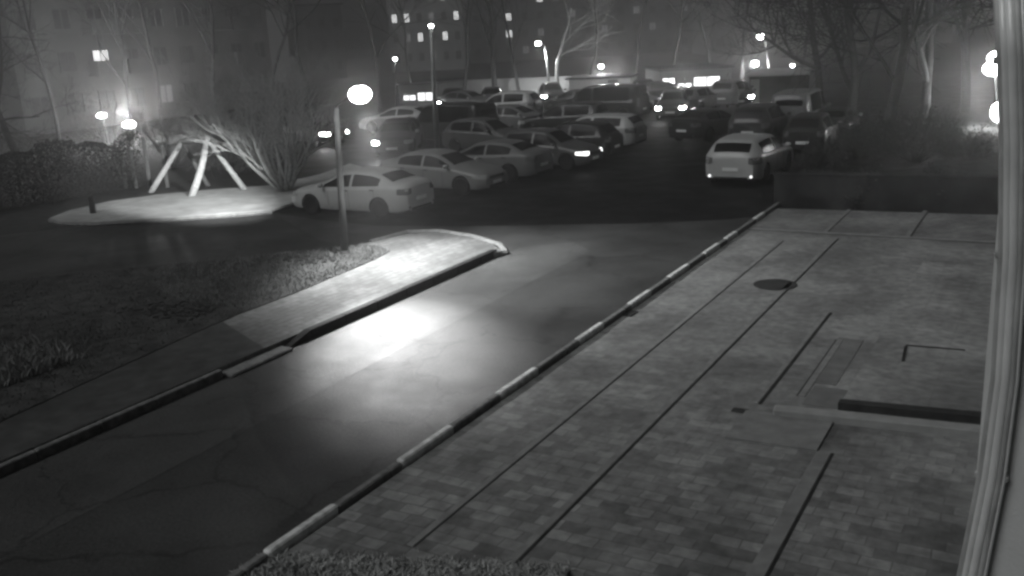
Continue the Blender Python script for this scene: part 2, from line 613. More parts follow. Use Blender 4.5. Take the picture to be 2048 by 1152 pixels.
# hatch outline in the porch floor
t = MB()
for p, q in (((1812, 690), (1930, 700)), ((1812, 692), (1806, 722))):
    a, c = at(*p, ZF + .125), at(*q, ZF + .125)
    d = (c - a)
    t.box((a + c) / 2, (d.length, .045, .008), Matrix.Rotation(math.atan2(d.y, d.x), 3, 'Z'))
o = t.build('floor_hatch', M['gap'])
tag(o, 'dark corner of a hatch frame let into the porch floor', 'hatch')
p = at(1550, 570, ZF)
mh = MB().lathe([(.36, 0), (.43, .004), (.43, .012), (.37, .014), (.36, .010)], 24, Matrix.Translation((p.x, p.y, ZF + .003))).build('manhole_cover', M['darkmetal'])
mh.data.materials[0] = M['darkgrate']
tag(mh, 'dark round manhole cover set between the pavement joints', 'manhole cover')
p = at(1480, 822, ZF)
o = MB().box((p.x, p.y, ZF + .008), (.22, .14, .014), bev=.004).build('drain_grate', M['darkgrate'])
tag(o, 'small dark drain cover at the end of a paving joint', 'drain')
p = at(1270, 632, .03)
o = MB().box((KR + .17, p.y, ZF + .01), (.16, .35, .02), bev=.005).build('drain_grate', M['gap'])
tag(o, 'dark drain opening at the foot of the white striped kerb', 'drain')

# verge with pale sand, beside the swing
verge = [at(x, y) for x, y in ((100, 440), (140, 424), (220, 406), (320, 392), (420, 383), (540, 374), (640, 352), (700, 330), (735, 340), (690, 372), (600, 405), (545, 423), (430, 432), (300, 441), (190, 448), (125, 447))]
slab('verge', verge, -.05, .07, M['sand'])
vb = MB()
edge = [at(x, y, .06) for x, y in ((100, 441), (125, 448), (190, 449), (300, 442), (430, 433), (545, 424))]
vb.tube(edge, .07, 6)
o = vb.build('verge_kerb', M['kerb'])
o['kind'] = 'structure'

# far cross street beyond the bushes
sheet('cross_street', [(-3.0, 50), (60, 44), (60, 66), (-3.0, 72)], .002, M['sand'])


# ------------------------------------------------------------------ grass
def inside(p, poly):
    c = False
    for i in range(len(poly)):
        a, d = poly[i], poly[i - 1]
        if (a[1] > p[1]) != (d[1] > p[1]) and p[0] < (d[0] - a[0]) * (p[1] - a[1]) / (d[1] - a[1]) + a[0]:
            c = not c
    return c


def blades(name, pts, h, m, rng, w=.012, lean=.6):
    V, F = [], []
    for (x, y, z) in pts:
        a = rng.uniform(0, 2 * PI)
        hh = h * rng.uniform(.4, 1.2)
        ln = rng.uniform(0, lean) * hh
        b = rng.uniform(0, 2 * PI)
        dx, dy = math.cos(a) * w, math.sin(a) * w
        lx, ly = math.cos(b) * ln, math.sin(b) * ln
        k = len(V)
        V += [(x - dx, y - dy, z), (x + dx, y + dy, z), (x + dx * .6 + lx * .4, y + dy * .6 + ly * .4, z + hh * .6), (x + lx, y + ly, z + hh)]
        F += [[k, k + 1, k + 2], [k, k + 2, k + 3]]
    return mesh(name, V, F, m)


rng = random.Random(11)
lp = [(p.x, p.y) for p in lawn]
x0, x1 = max(-34, min(p[0] for p in lp)), max(p[0] for p in lp)
y0, y1 = max(3, min(p[1] for p in lp)), max(p[1] for p in lp)
pts, pale = [], []
cl = [(rng.uniform(x0, x1), rng.uniform(y0, y1), rng.uniform(.25, 1.1)) for _ in range(170)]
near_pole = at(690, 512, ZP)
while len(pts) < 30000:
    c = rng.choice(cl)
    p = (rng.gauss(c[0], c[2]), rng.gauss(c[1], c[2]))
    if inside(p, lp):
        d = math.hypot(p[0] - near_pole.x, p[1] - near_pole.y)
        (pale if d < 4.5 and rng.random() < .5 else pts).append((p[0], p[1], ZP + .018))  # lighter blades near the pole put the lamp's pool into the colour
tag(blades('lawn_grass', pts[:15000], .032, M['grass'], rng, .014, 1.2), 'short trodden grass covering the dark lawn', 'grass', kind='stuff')
tag(blades('dry_grass', pale, .08, M['pale_grass'], rng, .011), 'grass lightened like lamplight around the foot of the lamp post', 'grass', kind='stuff')
pts = []
for _ in range(3000):
    p = at(rng.gauss(60, 75), rng.gauss(750, 24), ZP)
    if p.x < -14.5:
        pts.append((p.x, p.y, ZP + .018))
tag(blades('tall_grass', pts, .2, M['pale_grass'], rng, .012, 1.), 'clump of tall dry grass at the lawn edge beside the footpath', 'grass', kind='stuff')
pts = [(rng.uniform(-7.0, -3.9), 0, 0.) for _ in range(9000)]
pts = [(x, 6.42 + .36 * (x + 6.9) - abs(rng.gauss(0, .45)) + rng.gauss(0, .06), .05) for x, y, z in pts]
tag(blades('dry_grass', pts, .065, M['straw'], rng, .01, 1.4), 'dry grass growing along the near end of the paved forecourt', 'grass', kind='stuff')
b = MB()
for _ in range(160):
    p = at(rng.gauss(355, 40), rng.gauss(622, 9), ZP)
    b.box((p.x, p.y, ZP + .03), (rng.uniform(.03, .12), rng.uniform(.02, .08), rng.uniform(.015, .05)), Matrix.Rotation(rng.uniform(0, 6), 3, 'Z'))
for _ in range(90):
    p = at(rng.gauss(620, 30), rng.gauss(522, 5), ZP)
    b.box((p.x, p.y, ZP + .03), (rng.uniform(.03, .14), rng.uniform(.02, .08), rng.uniform(.015, .05)), Matrix.Rotation(rng.uniform(0, 6), 3, 'Z'))
tag(b.build('leaf_litter', M['bark_dark']), 'dark fallen leaves and twigs lying in patches on the lawn', 'leaf litter', kind='stuff')


# ------------------------------------------------------------------ trees
def grow(tb, cb, p, d, length, r, lev, maxlev, rng, wig=.25, up=.15, kids=(3, 5), ang=(.35, .9), shrink=(.5, .75), start=.35, sides=None, minr=.004):
    n = max(3, int(4 + 2 * (maxlev - lev)))
    path, rad = [p.copy()], [r]
    cur, dd = p.copy(), d.normalized()
    for i in range(n):
        dd = (dd + Vector((rng.gauss(0, wig), rng.gauss(0, wig), rng.gauss(0, wig))) * .5 + Vector((0, 0, up * .3))).normalized()
        cur = cur + dd * (length / n)
        path.append(cur.copy())
        rad.append(max(minr, r * (1 - .65 * (i + 1) / n)))
    (tb if lev == 0 else cb).tube(path, rad, (7 if lev == 0 else 5 if lev == 1 else 3), cap=lev == 0)
    if lev >= maxlev:
        return
    for k in range(rng.randint(*kids)):
        f = start + (1 - start) * rng.random() ** .8
        i = min(n - 1, int(f * n))
        q = path[i].lerp(path[i + 1], f * n - i if f * n - i <= 1 else 1)
        t = (path[i + 1] - path[i]).normalized()
        o = t.orthogonal().normalized()
        o = Matrix.Rotation(rng.uniform(0, 2 * PI), 3, t) @ o
        a = rng.uniform(*ang)
        nd = t * math.cos(a) + o * math.sin(a)
        grow(tb, cb, q, nd, length * rng.uniform(*shrink), max(minr, rad[i] * rng.uniform(.45, .7)), lev + 1, maxlev, rng, wig, up, kids, ang, shrink, .15, sides, minr)


def tree(name, base, h, r, label, cat='tree', group=None, seed=1, levels=4, bark='bark', kids=(4, 6), ang=(.35, .9), start=.35, lean=(0, 0), minr=.006, shrink=(.45, .7), up=.15):
    rng = random.Random(seed)
    root = empty(name, base)
    tb, cb = MB(), MB()
    grow(tb, cb, Vector((0, 0, -.05)), Vector((lean[0], lean[1], 1)), h, r, 0, levels, rng, .16, up, kids, ang, shrink, start, minr=minr)
    tb.build('trunk', M[bark], root, True)
    cb.build('crown', M[bark], root, True)
    return tag(root, label, cat, group)


def shrub(name, base, stems, h, spread, label, seed=1, bark='bark_pale', levels=2, r=.035, cat='shrub', group=None, curl=.25, kids=(3, 5), lean=(0, 0), leaves=0, leafmat='leaf'):
    rng = random.Random(seed)
    root = empty(name, base)
    tb, cb = MB(), MB()
    for i in range(stems):
        a = 2 * PI * i / stems + rng.uniform(-.4, .4)
        s = spread * rng.uniform(.3, 1)
        d = Vector((math.cos(a) * s + lean[0], math.sin(a) * s + lean[1], 1))
        grow(tb, cb, Vector((math.cos(a) * .12, math.sin(a) * .12, -.03)), d, h * rng.uniform(.75, 1.1), r * rng.uniform(.7, 1.2), 0, levels, rng, curl, .12, kids, (.3, .8), (.4, .65), .3, minr=.005)
    tb.build('stems', M[bark], root, True)
    cb.build('twigs', M[bark], root, True)
    if leaves:
        V, F = [], []
        src = cb.v
        for _ in range(leaves):
            p = rng.choice(src) + Vector((rng.gauss(0, .1), rng.gauss(0, .1), rng.gauss(0, .1)))
            s = rng.uniform(.02, .055)
            a = Vector((rng.gauss(0, 1), rng.gauss(0, 1), rng.gauss(0, 1))).normalized()
            bb = a.orthogonal().normalized()
            k = len(V)
            V += [p - a * s, p + bb * s * .5, p + a * s, p - bb * s * .5]
            F.append([k, k + 1, k + 2, k + 3])
        mesh('foliage', V, F, M[leafmat], root)
    return tag(root, label, cat, group)


# big multi-stemmed shrub behind the pale sedan
p = at(572, 384)
shrub('bare_shrub', p, 19, 3.3, 1.0, 'bare many-stemmed shrub fanning out behind the pale saloon', 3, levels=3, r=.09, curl=.18, kids=(4, 6), lean=(-.12, 0))
p = at(470, 345)
shrub('bare_shrub', p, 14, 2.1, 1.4, 'tangled bare shrub with curling branches beside the timber swing frame', 8, levels=3, r=.045, curl=.55, kids=(5, 7), lean=(-.3, 0))
p = at(345, 335)
shrub('bare_shrub', p, 11, 2.5, 1.1, 'pale twiggy shrub rising behind the timber swing frame', 21, levels=3, r=.045, curl=.55, kids=(4, 6))
p = at(230, 320)
shrub('bare_shrub', p, 7, 2.6, 1.0, 'low twiggy shrub in front of the lit entrance of the flats', 33, levels=3, r=.025, curl=.4, kids=(3, 5))

# trees at the left, dark
p = at(40, 330)
tree('bare_tree', (p.x, p.y, 0), 9, .2, 'dark bare tree with drooping twigs at the end of the long hedge', seed=5, levels=4, bark='bark_dark', kids=(5, 7), start=.12, ang=(.6, 1.2), shrink=(.42, .62), up=.02)
p = at(-60, 360)
tree('bare_tree', (p.x, p.y, 0), 8, .22, 'dark bare tree cut off by the picture edge, beyond the lawn', seed=6, levels=4, bark='bark_dark', kids=(5, 7), start=.1, ang=(.6, 1.2), shrink=(.45, .65), up=.0)
# trees in front of the flats and round the lot
for i, (px, py, h, seed, lab) in enumerate([
    (120, 285, 11, 41, 'tall bare tree at the corner of the lit flats'),
    (268, 270, 10, 42, 'slim bare tree between the two entrance lamps of the flats'),
    (322, 262, 12, 43, 'bare tree in front of the pale stairwell of the flats'),
    (440, 268, 11, 44, 'bare tree behind the tangled shrubs at the end of the flats'),
    (545, 255, 10, 45, 'bare tree rising behind the fanning shrub'),
    (625, 240, 10, 46, 'bare tree standing behind the glowing lamp post top'),
    (760, 225, 9, 47, 'bare tree beyond the passing cars with lit headlights'),
    (830, 205, 9, 50, 'bare tree just before the bright row of shop lights'),
    (930, 200, 10, 51, 'bare tree above the dark parked van'),
    (990, 196, 10, 52, 'thick dark trunk in front of the glowing pale wall'),
    (1040, 192, 9, 53, 'thin bare tree in front of the glowing wall end'),
    (1115, 196, 7, 54, 'pale lit bare tree right beside the bright lamp column'),
    (1175, 180, 10, 55, 'bare tree behind the grey bin stores'),
    (1270, 172, 11, 56, 'bare tree beside the last pale bin store door'),
    (1345, 165, 11, 57, 'bare tree behind the brightly lit shop front'),
    (1425, 168, 10, 58, 'bare tree at the dark end of the lit shop front'),
    (1480, 172, 8, 59, 'lit bare tree between the shop front and the double lamp post'),
    (1600, 185, 10, 60, 'bare tree behind the low dark shed'),
]):
    q = at(px, py)
    tree('bare_tree', (q.x, q.y, 0), h, .13 + .004 * (seed % 7) + (.12 if seed == 52 else 0), lab, group='bare trees round the car park', seed=seed, levels=4 if depth(q) < 70 else 3, bark='bark_pale' if seed in (54,) else ('bark_dark' if seed in (41, 42, 43, 44, 45, 46, 52, 53, 56) else 'bark'), kids=(4, 6), start=.3, minr=.012)  # bark colour carries the light: pale where lit, dark where silhouetted
# trees at the right
for (px, py, h, seed, lab) in [
    (1850, 262, 11, 71, 'big bare tree spreading over the bushes near the cross street'),
    (1700, 250, 9, 72, 'bare tree leaning over the parked dark cars by the bushes'),
    (1930, 225, 12, 73, 'bare tree beside the dazzling street lamp'),
    (1775, 300, 8, 74, 'bare tree growing out of the bushes behind the low wall'),
    (1640, 215, 10, 75, 'bare tree behind the pale van and the dark saloon')]:
    q = at(px, py)
    tree('bare_tree', (q.x, q.y, 0), h, .24, lab, group='bare trees by the cross street', seed=seed, levels=4, bark='bark_dark', kids=(7, 9), start=.1, ang=(.5, 1.15), minr=.011)

# dark bushes right of the lot
for i, (px, py, st, h, sp, lab) in enumerate([
    (1720, 318, 30, 1.2, 1.3, 'rounded dark bush behind the low wall, nearest the pale estate car'),
    (1830, 325, 34, 1.5, 1.3, 'tallest dark bush in the middle of the planting behind the low wall'),
    (1925, 330, 26, .95, 1.4, 'lower dark bush behind the low wall close to the building'),
    (1640, 335, 14, .7, 1.4, 'small sprawling bush at the kerb behind the low wall')]):
    q = at(px, py)
    shrub('bush', q, st, h, sp, lab, 80 + i, 'bark_dark', 2, .02, 'bush', 'dark bushes behind the low wall', .35, (4, 6), leaves=3500, leafmat='bushleaf')

for i, (x, st, h, lab) in enumerate([(-6.2, 12, .45, 'low twiggy bush spilling over the kerb end of the low wall'), (-4.6, 14, .6, 'low twiggy bush hanging over the middle of the low wall'), (-2.6, 14, .55, 'low twiggy bush hanging over the low wall near the building')]):
    shrub('bush', (x, 27.95 + .06 * (x + 6), .28), st, h, 1.8, lab, 95 + i, 'bark_dark', 2, .014, 'bush', 'dark bushes behind the low wall', .4, (4, 6), leaves=2600, leafmat='bushleaf', lean=(0, -.5))

# ------------------------------------------------------------------ low wall and planting bed at the end of the pavement
wl = empty('low_wall', (0, 0, 0))
MB().box((-3.9, 27.42, .46), (6.3, .28, .92), Matrix.Rotation(R(3.5), 3, 'Z')).build('wall', M['darkwall'], wl)
MB().box((-3.9, 27.42, .955), (6.4, .32, .07), Matrix.Rotation(R(3.5), 3, 'Z'), bev=.02).build('coping', M['darkwall'], wl)
tag(wl, 'low dark retaining wall with coping across the end of the pavement', 'wall')
slab('planting_bed', [(-6.7, 27.6), (1.5, 28.1), (1.5, 47), (-3.6, 47), (-3.6, 33.5), (-6.7, 31)], -.05, .3, M['earth'])

# hedge at the left
def hedge(name, a, c, h, w, label, seed):
    rng = random.Random(seed)
    a, c = Vector(a), Vector(c)
    d = (c - a)
    L = d.length
    d.normalize()
    nrm = Vector((-d.y, d.x, 0))
    V, F = [], []
    nx, nz = int(L / .35), 8
    core = MB()
    poly = []
    for _ in range(int(L * h * 1300)):
        u, z, s = rng.uniform(0, L), h * (1 - rng.random() ** 1.4 * 1.0), rng.choice((-1, 1))
        hh = h * (1 + .12 * math.sin(u * 1.7 + seed) + .08 * math.sin(u * 4.1))
        z = min(hh, z * 1.1 + rng.gauss(0, .05))
        off = rng.uniform(-.5, .5) * w + .1 * math.sin(u * 3 + z * 4)
        p = a + d * u + nrm * off + Vector((0, 0, z))
        q = Vector((rng.gauss(0, 1), rng.gauss(0, 1), rng.gauss(0, 1))).normalized()
        r = q.orthogonal().normalized()
        sz = rng.uniform(.02, .055)
        k = len(V)
        V += [p - q * sz, p + r * sz * .6, p + q * sz, p - r * sz * .6]
        F.append([k, k + 1, k + 2, k + 3])
    root = empty(name, (0, 0, 0))
    mesh('foliage', V, F, M['leaf'], root)
    tw = MB()
    for _ in range(int(L * 5)):
        u = rng.uniform(0, L)
        p = a + d * u + nrm * rng.uniform(-.3, .3) * w
        grow(tw, tw, p, Vector((rng.gauss(0, .25), rng.gauss(0, .25), 1)), h * rng.uniform(.7, 1.2), .018, 0, 1, rng, .3, .1, (2, 4), (.3, .8), (.4, .6), .3)
    tw.build('stems', M['bark_dark'], root)
    return tag(root, label, 'hedge')


hedge('hedge', at(-260, 462), at(285, 372), 2.0, 1.2, 'long dark hedge beyond the side road, ending at the swing frame', 3)

# ------------------------------------------------------------------ timber swing frame and posts
sw = empty('swing_frame', at(395, 378, .07))
o0 = Vector(sw.location)
zt = 2.35
A0, D0, B0, E0 = at(300, 381, .07), at(416, 368, .07), at(381, 392, .07), at(492, 378, .07)


def apex(pa, pb, px, py):
    m = (pa + pb) / 2
    return far(px, py, depth(m))


T1, T2 = apex(A0, D0, 364, 284), apex(B0, E0, 413, 277)


def pole(a, c, r0, r1, name, m, bend=(0, 0, 0), parent=None):
    a, c = Vector(a) - o0, Vector(c) - o0
    pts = [a.lerp(c, t) + Vector(bend) * math.sin(PI * t) for t in (0, .25, .5, .75, 1)]
    return MB().tube(pts, [r0 + (r1 - r0) * t for t in (0, .25, .5, .75, 1)], 9).build(name, m, parent or sw, True)


dn = Vector((0, 0, -.1))
pole(A0 + dn, T1, .11, .09, 'leg', M['timber'])
pole(D0 + dn, T1, .105, .085, 'leg', M['timber_dim'])  # back leg's dimness is put into its darker timber colour
pole(B0 + dn, T2 + Vector((.05, .02, .1)), .14, .10, 'leg', M['timber'], (.12, 0, 0))
pole(E0 + dn, T2, .11, .09, 'leg', M['timber'])
ext = (T2 - T1).normalized() * .3
pole(T1 - ext, T2 + ext, .075, .075, 'crossbar', M['timber'])
tag(sw, 'timber swing frame of pale round logs standing on the lit verge', 'swing frame')
for (px, py, top, lab, m) in [
    (301, 376, 273, 'tall grey timber post next to the outer swing leg', 'timber_dim'),
    (335, 374, 290, 'grey timber post standing between the crossed swing legs', 'timber_dim'),
    (429, 352, 310, 'thick stumpy post behind the inner swing legs', 'timber_dim'),
    (252, 376, 300, 'faint timber post against the hedge, farthest from the swing', 'timber_dim'),
    (272, 376, 298, 'faint timber post against the hedge, next to the tall post', 'timber_dim')]:
    q = at(px, py)
    tp = far(px, top, depth(q))
    b = MB().tube([(0, 0, -.05), (.01, 0, tp.z * .5), (0, .01, tp.z - .02), (0, .01, tp.z)], [.09, .085, .08, .06], 9)
    o = b.build('timber_post', M[m], None, True)
    o.location = (q.x, q.y, 0)
    tag(o, lab, 'post', 'timber posts by the hedge')
q = at(187, 430)
bl = MB().lathe([(.10, 0), (.10, .42), (.085, .46), (.085, .48), (.105, .50), (.10, .58), (.05, .62)], 14).build('bollard', M['darkmetal'], None, True)
bl.location = (q.x, q.y, .06)
tag(bl, 'short dark bollard at the end of the lit verge', 'bollard')


# ------------------------------------------------------------------ cars
def interp(tab, x):
    if x >= tab[0][0]:
        return tab[0][1]
    for (xa, a), (xb, c) in zip(tab, tab[1:]):
        if x >= xb:
            t = (xa - x) / (xa - xb)
            return a + (c - a) * t
    return tab[-1][1]


def smoothed(tab, x, w=.09):
    return (interp(tab, x - w) + interp(tab, x + w) + 2 * interp(tab, x) + interp(tab, x - w / 2) + interp(tab, x + w / 2)) / 6


class Car:
    def __init__(s, L, W, top, belt, glass, wheels, r, zb=.2, tg=.68, cowl=1.0, reard=-1.8, side=None, lamps=None, van=False, sidestep=None):
        s.L, s.W, s.top, s.belt, s.r, s.zb = L, W, top, belt, r, zb
        s.tg, s.glass, s.wheels, s.side, s.lamps = tg, glass, wheels, side, lamps
        s.h2 = L / 2

    def w(s, x):
        e = s.h2 - abs(x)
        k = .80 + .20 * (1 - max(0, 1 - e / .42) ** 2.2) if e < .42 else 1.
        return s.W / 2 * k * (1 - .025 * (x / s.h2) ** 2)

    def zt(s, x):
        return smoothed(s.top, x, .07)

    def zbelt(s, x):
        return min(smoothed(s.belt, x, .1), s.zt(x) - .015)

    def zbot(s, x):
        e = s.h2 - abs(x)
        return s.zb + .07 * max(0, 1 - e / .5) ** 2

    def ring(s, x):
        w, zt, bl, zb = s.w(x), s.zt(x), s.zbelt(x), s.zbot(x)
        up = min(1, max(0, (zt - bl) / .3))            # 0 on the bonnet, 1 under the roof
        wt = w * (.86 + (s.tg - .86) * up)
        zm = zb + (bl - zb) * .45
        cr = .03 * (1 - up) + .025 * up
        sh = zt - .05 * up - .012
        return [(0, zb), (w * .78, zb), (w * .94, zb + .03), (w * .985, zb + .10), (w * 1.0, zm), (w * .995, bl - .16 * (bl - zb)), (w * .975, bl - .04), (w * .94, bl),
                (w * .94 * .5 + wt * .5 + .03 * up, bl * .5 + sh * .5), (wt + .02 * up, sh), (wt - .05, zt), (wt * .55, zt + cr * .8), (0, zt + cr)]

    def ringm(s, x):
        """cross-section of the shell as meshed: straight between its stations"""
        if not hasattr(s, 'cache'):
            s.cache = [(q, s.ring(q)) for q in s.stations()]
        for (xa, ra), (xb, rb) in zip(s.cache, s.cache[1:]):
            if xa >= x >= xb and xa > xb:
                t = (xa - x) / (xa - xb)
                return [(p[0] + (q[0] - p[0]) * t, p[1] + (q[1] - p[1]) * t) for p, q in zip(ra, rb)]
        return s.cache[0][1] if x > 0 else s.cache[-1][1]

    def xs(s, x0, x1):
        a, c = min(x0, x1), max(x0, x1)
        l = [a] + sorted(q for q in s.stations() if a + .01 < q < c - .01) + [c]
        return l if x1 > x0 else l[::-1]

    def side_y(s, x, z):
        rg = s.ringm(x)
        for (ya, za), (yb, zb_) in zip(rg[1:10], rg[2:10]):
            if za <= z <= zb_ and zb_ > za:
                return ya + (yb - ya) * (z - za) / (zb_ - za)
        return rg[9][0]

    def stations(s):
        xs = []
        n = 44
        for i in range(n + 1):
            t = i / n
            xs.append(s.h2 * math.copysign(1 - (1 - abs(1 - 2 * t)) ** 1.25, 1 - 2 * t))
        return xs

    def body(s):
        bm = bmesh.new()
        rows = []
        for x in s.stations():
            rg = s.ring(x)
            pts = [(y, z) for y, z in rg] + [(-y, z) for y, z in rg[-2:0:-1]]
            rows.append([bm.verts.new((x, y, z)) for y, z in pts])
        n = len(rows[0])
        for a, c in zip(rows, rows[1:]):
            for k in range(n):
                f = bm.faces.new((a[k], a[(k + 1) % n], c[(k + 1) % n], c[k]))
                f.material_index = 1 if k in (0, 1, n - 1, n - 2) else 0
                f.smooth = True
        bm.faces.new(rows[0][::-1])
        bm.faces.new(rows[-1])
        bmesh.ops.recalc_face_normals(bm, faces=bm.faces)
        me = bpy.data.meshes.new('body')
        bm.to_mesh(me)
        bm.free()
        return me

    def patch(s, pts_fn, nu, nv, off):
        """grid patch laid a few millimetres proud of the body"""
        V = []
        xl = nu
        nu = len(xl) - 1
        for i in range(nu + 1):
            for j in range(nv + 1):
                V.append(Vector(pts_fn(xl[i], j / nv)))
        F = []
        for i in range(nu):
            for j in range(nv):
                a = i * (nv + 1) + j
                F.append([a, a + 1, a + nv + 2, a + nv + 1])
        return V, F


def wrap_patch(c, end, side, x_in, y_in, z0, z1, off=.008, taper=0.):
    """a lamp: follows the flank from x_in to the end of the car, then turns onto its face as far as y_in"""
    path = []
    n = 7
    for i in range(n + 1):
        x = x_in + (end * c.h2 - x_in) * i / n
        path.append((x, None))
    V, F = [], []
    cols = []
    for x, _ in path:
        f = (x - x_in) / (end * c.h2 - x_in)
        za, zb = z0 + taper * (1 - f) * .7, z1 - taper * (1 - f) * .0
        col = []
        for z in (za, (za + zb) / 2, zb):
            y = c.side_y(x, z)
            col.append(Vector((x + end * off * f, side * (y + off), z)))
        cols.append(col)
    xe = end * (c.h2 + off)
    for i in range(1, 5):
        t = i / 4
        col = []
        for z in (z0, (z0 + z1) / 2, z1):
            y = c.side_y(end * c.h2, z)
            zz = z + (.03 * t if z == z0 else 0)
            col.append(Vector((xe, side * (y + (y_in - y) * t), zz)))
        cols.append(col)
    for col in cols:
        V += col
    for i in range(len(cols) - 1):
        for j in range(2):
            a = i * 3 + j
            F.append([a, a + 1, a + 4, a + 3] if side * end < 0 else [a, a + 3, a + 4, a + 1])
    return V, F


def build_car(c, name, paint='white'):
    root = empty(name)
    body = bpy.data.objects.new('body', c.body())
    COL.objects.link(body)
    # wheel arches cut out of the shell
    cut = MB()
    for wx in c.wheels:
        for sd in (-1, 1):
            cut.lathe([(c.r + .055, -.16), (c.r + .055, .16)], 28, Matrix.Translation((wx, sd * (c.W / 2 - .09), c.r + .005)) @ Matrix.Rotation(PI / 2, 4, 'X'))
    co_ = cut.build('cut', M['black'])
    md = body.modifiers.new('arch', 'BOOLEAN')
    md.operation = 'DIFFERENCE'
    md.solver = 'EXACT'
    md.object = co_
    body.data.materials.append(M['paint_' + paint])
    body.data.materials.append(M['black'])
    dg = bpy.context.evaluated_depsgraph_get()
    me = bpy.data.meshes.new_from_object(body.evaluated_get(dg))
    me.name = 'body'
    old = body.data
    body.modifiers.clear()
    body.data = me
    bpy.data.meshes.remove(old)
    cm = co_.data
    bpy.data.objects.remove(co_)
    bpy.data.meshes.remove(cm)
    me.set_sharp_from_angle(angle=R(38))
    body.parent = root
    body.material_slots[0].link = 'OBJECT'
    body.material_slots[0].material = M['paint_' + paint]
    # glazing
    (fx0, fx1), (rx0, rx1) = c.glass

    def screen(x0, x1, z_off=.012):
        def fn(u, v):
            x = u
            rg = c.ringm(x)
            a = (v - .5) * 2
            ww = rg[10][0] - .015
            t = abs(a)
            if t < .55:
                z = rg[12][1] + (rg[11][1] - rg[12][1]) * t / .55
            else:
                z = rg[11][1] + (rg[10][1] - rg[11][1]) * (t - .55) / .45
            s_ = 1 if x0 > x1 else -1
            return (x + .006 * (1 if x > 0 else -1), a * ww, z + z_off)
        return c.patch(fn, c.xs(x0, x1), 18, 0)
    V, F = screen(fx0, fx1)
    mesh('windscreen', V, F, M['glass'], root, True)
    V, F = screen(rx0, rx1)
    mesh('rear_window', V, F, M['glass'], root, True)
    for (xa, xb) in c.side:
        for sd in (-1, 1):
            def fn(u, v, xa=xa, xb=xb, sd=sd):
                x = u
                lo = c.zbelt(x) + .025
                hi = max(lo + .004, c.ringm(x)[9][1] - .03)
                z = lo + (hi - lo) * v
                return (x, sd * (c.side_y(x, z) + .012), z)
            V, F = c.patch(fn, c.xs(xa, xb), 9, 0)
            if sd < 0:
                F = [f[::-1] for f in F]
            mesh('side_window', V, F, M['glass'], root, True)
    hl, tl = c.lamps
    for sd in (-1, 1):
        V, F = wrap_patch(c, 1, sd, c.h2 - hl[0], c.W / 2 * hl[1], hl[2], hl[3], taper=.06)
        h = mesh('headlight', V, F, M['lampglass'], root, True)
        h.material_slots[0].link = 'OBJECT'
        h.material_slots[0].material = M['lampglass']
        V, F = wrap_patch(c, -1, sd, -c.h2 + tl[0], c.W / 2 * tl[1], tl[2], tl[3], taper=.03)
        mesh('tail_light', V, F, M['tail'], root, True)
        rf = MB().lathe([(.045, 0), (.045, .012), (.02, .02)], 10, Matrix.Translation((-c.h2 - .002, sd * c.W * .36, .36)) @ Matrix.Rotation(-PI / 2, 4, 'Y')).build('reflector', M['tail'], root)
        rf.material_slots[0].link = 'OBJECT'
        rf.material_slots[0].material = M['tail']
        mx = (fx0 - .15)
        MB().ball((mx, sd * (c.W / 2 + .07), c.zbelt(mx) + .09), (.08, .11, .075), 10, 6).build('mirror', M['paint_' + paint], root, True)
        for hx in (c.side[0][1] + .12, c.side[1][1] + .22):
            z = c.zbelt(hx) - .09
            MB().box((hx, sd * (c.side_y(hx, z) + .012), z), (.17, .03, .03), bev=.008).build('door_handle', M['black'], root)
    # plates, bumper trim, grille
    MB().box((-c.h2 - .012, 0, c.lamps[1][2] - .16 if c.L > 4.2 else .5), (.012, .52, .115), bev=.004).build('number_plate', M['plate'], root)
    MB().box((c.h2 + .012, 0, .42), (.012, .52, .115), bev=.004).build('number_plate', M['plate'], root)
    MB().box((c.h2 + .004, 0, hl[2] + .03), (.02, c.W * hl[1] * .8, .11), bev=.008).build('grille', M['black'], root)
    MB().box((c.h2 + .004, 0, .30), (.02, c.W * .55, .09), bev=.008).build('lower_grille', M['black'], root)
    MB().box((-c.h2 - .003, 0, .30), (.02, c.W * .6, .07), bev=.008).build('bumper_trim', M['black'], root)
    # door shut lines
    for xx in (c.side[0][0] - .22, c.side[0][1] + .02, c.side[1][1] + .16):
        for sd in (-1, 1):
            dl = MB()
            pp = [(xx, sd * (c.side_y(xx, z) + .001), z) for z in (c.zb + .14, c.zb + .3, c.zbelt(xx) - .12, c.zbelt(xx) - .005)]
            dl.tube(pp, .006, 4)
            dl.build('door_seam', M['black'], root)
    tyre = [(c.r * .66, -.085), (c.r * .72, -.1), (c.r * .93, -.1), (c.r, -.07), (c.r, .07), (c.r * .93, .1), (c.r * .72, .1), (c.r * .66, .085)]
    for wx in c.wheels:
        for sd in (-1, 1):
            X = Matrix.Translation((wx, sd * (c.W / 2 - .115), c.r)) @ Matrix.Rotation(sd * -PI / 2, 4, 'X')
            w = MB().lathe(tyre, 26, X).build('wheel', M['tyre'], root, True)
            rm = MB().lathe([(c.r * .68, .03), (c.r * .68, .082), (c.r * .60, .075), (c.r * .54, .045), (c.r * .25, .05), (c.r * .16, .075), (.01, .078)], 26, X)
            for k in range(5):
                a = 2 * PI * k / 5
                rm.box((0, 0, 0), (.001, .001, .001))
                sp = [Vector((c.r * .15 * math.cos(a + da), c.r * .15 * math.sin(a + da), .082)) for da in (-.35, .35)] + [Vector((c.r * .62 * math.cos(a + da), c.r * .62 * math.sin(a + da), .084)) for da in (.16, -.16)]
                lo = [p - Vector((0, 0, .04)) for p in sp]
                rm.add([X @ p for p in sp + lo], [[0, 1, 2, 3], [0, 4, 5, 1], [1, 5, 6, 2], [2, 6, 7, 3], [3, 7, 4, 0]])
            rm.build('rim', M['rim'], w)
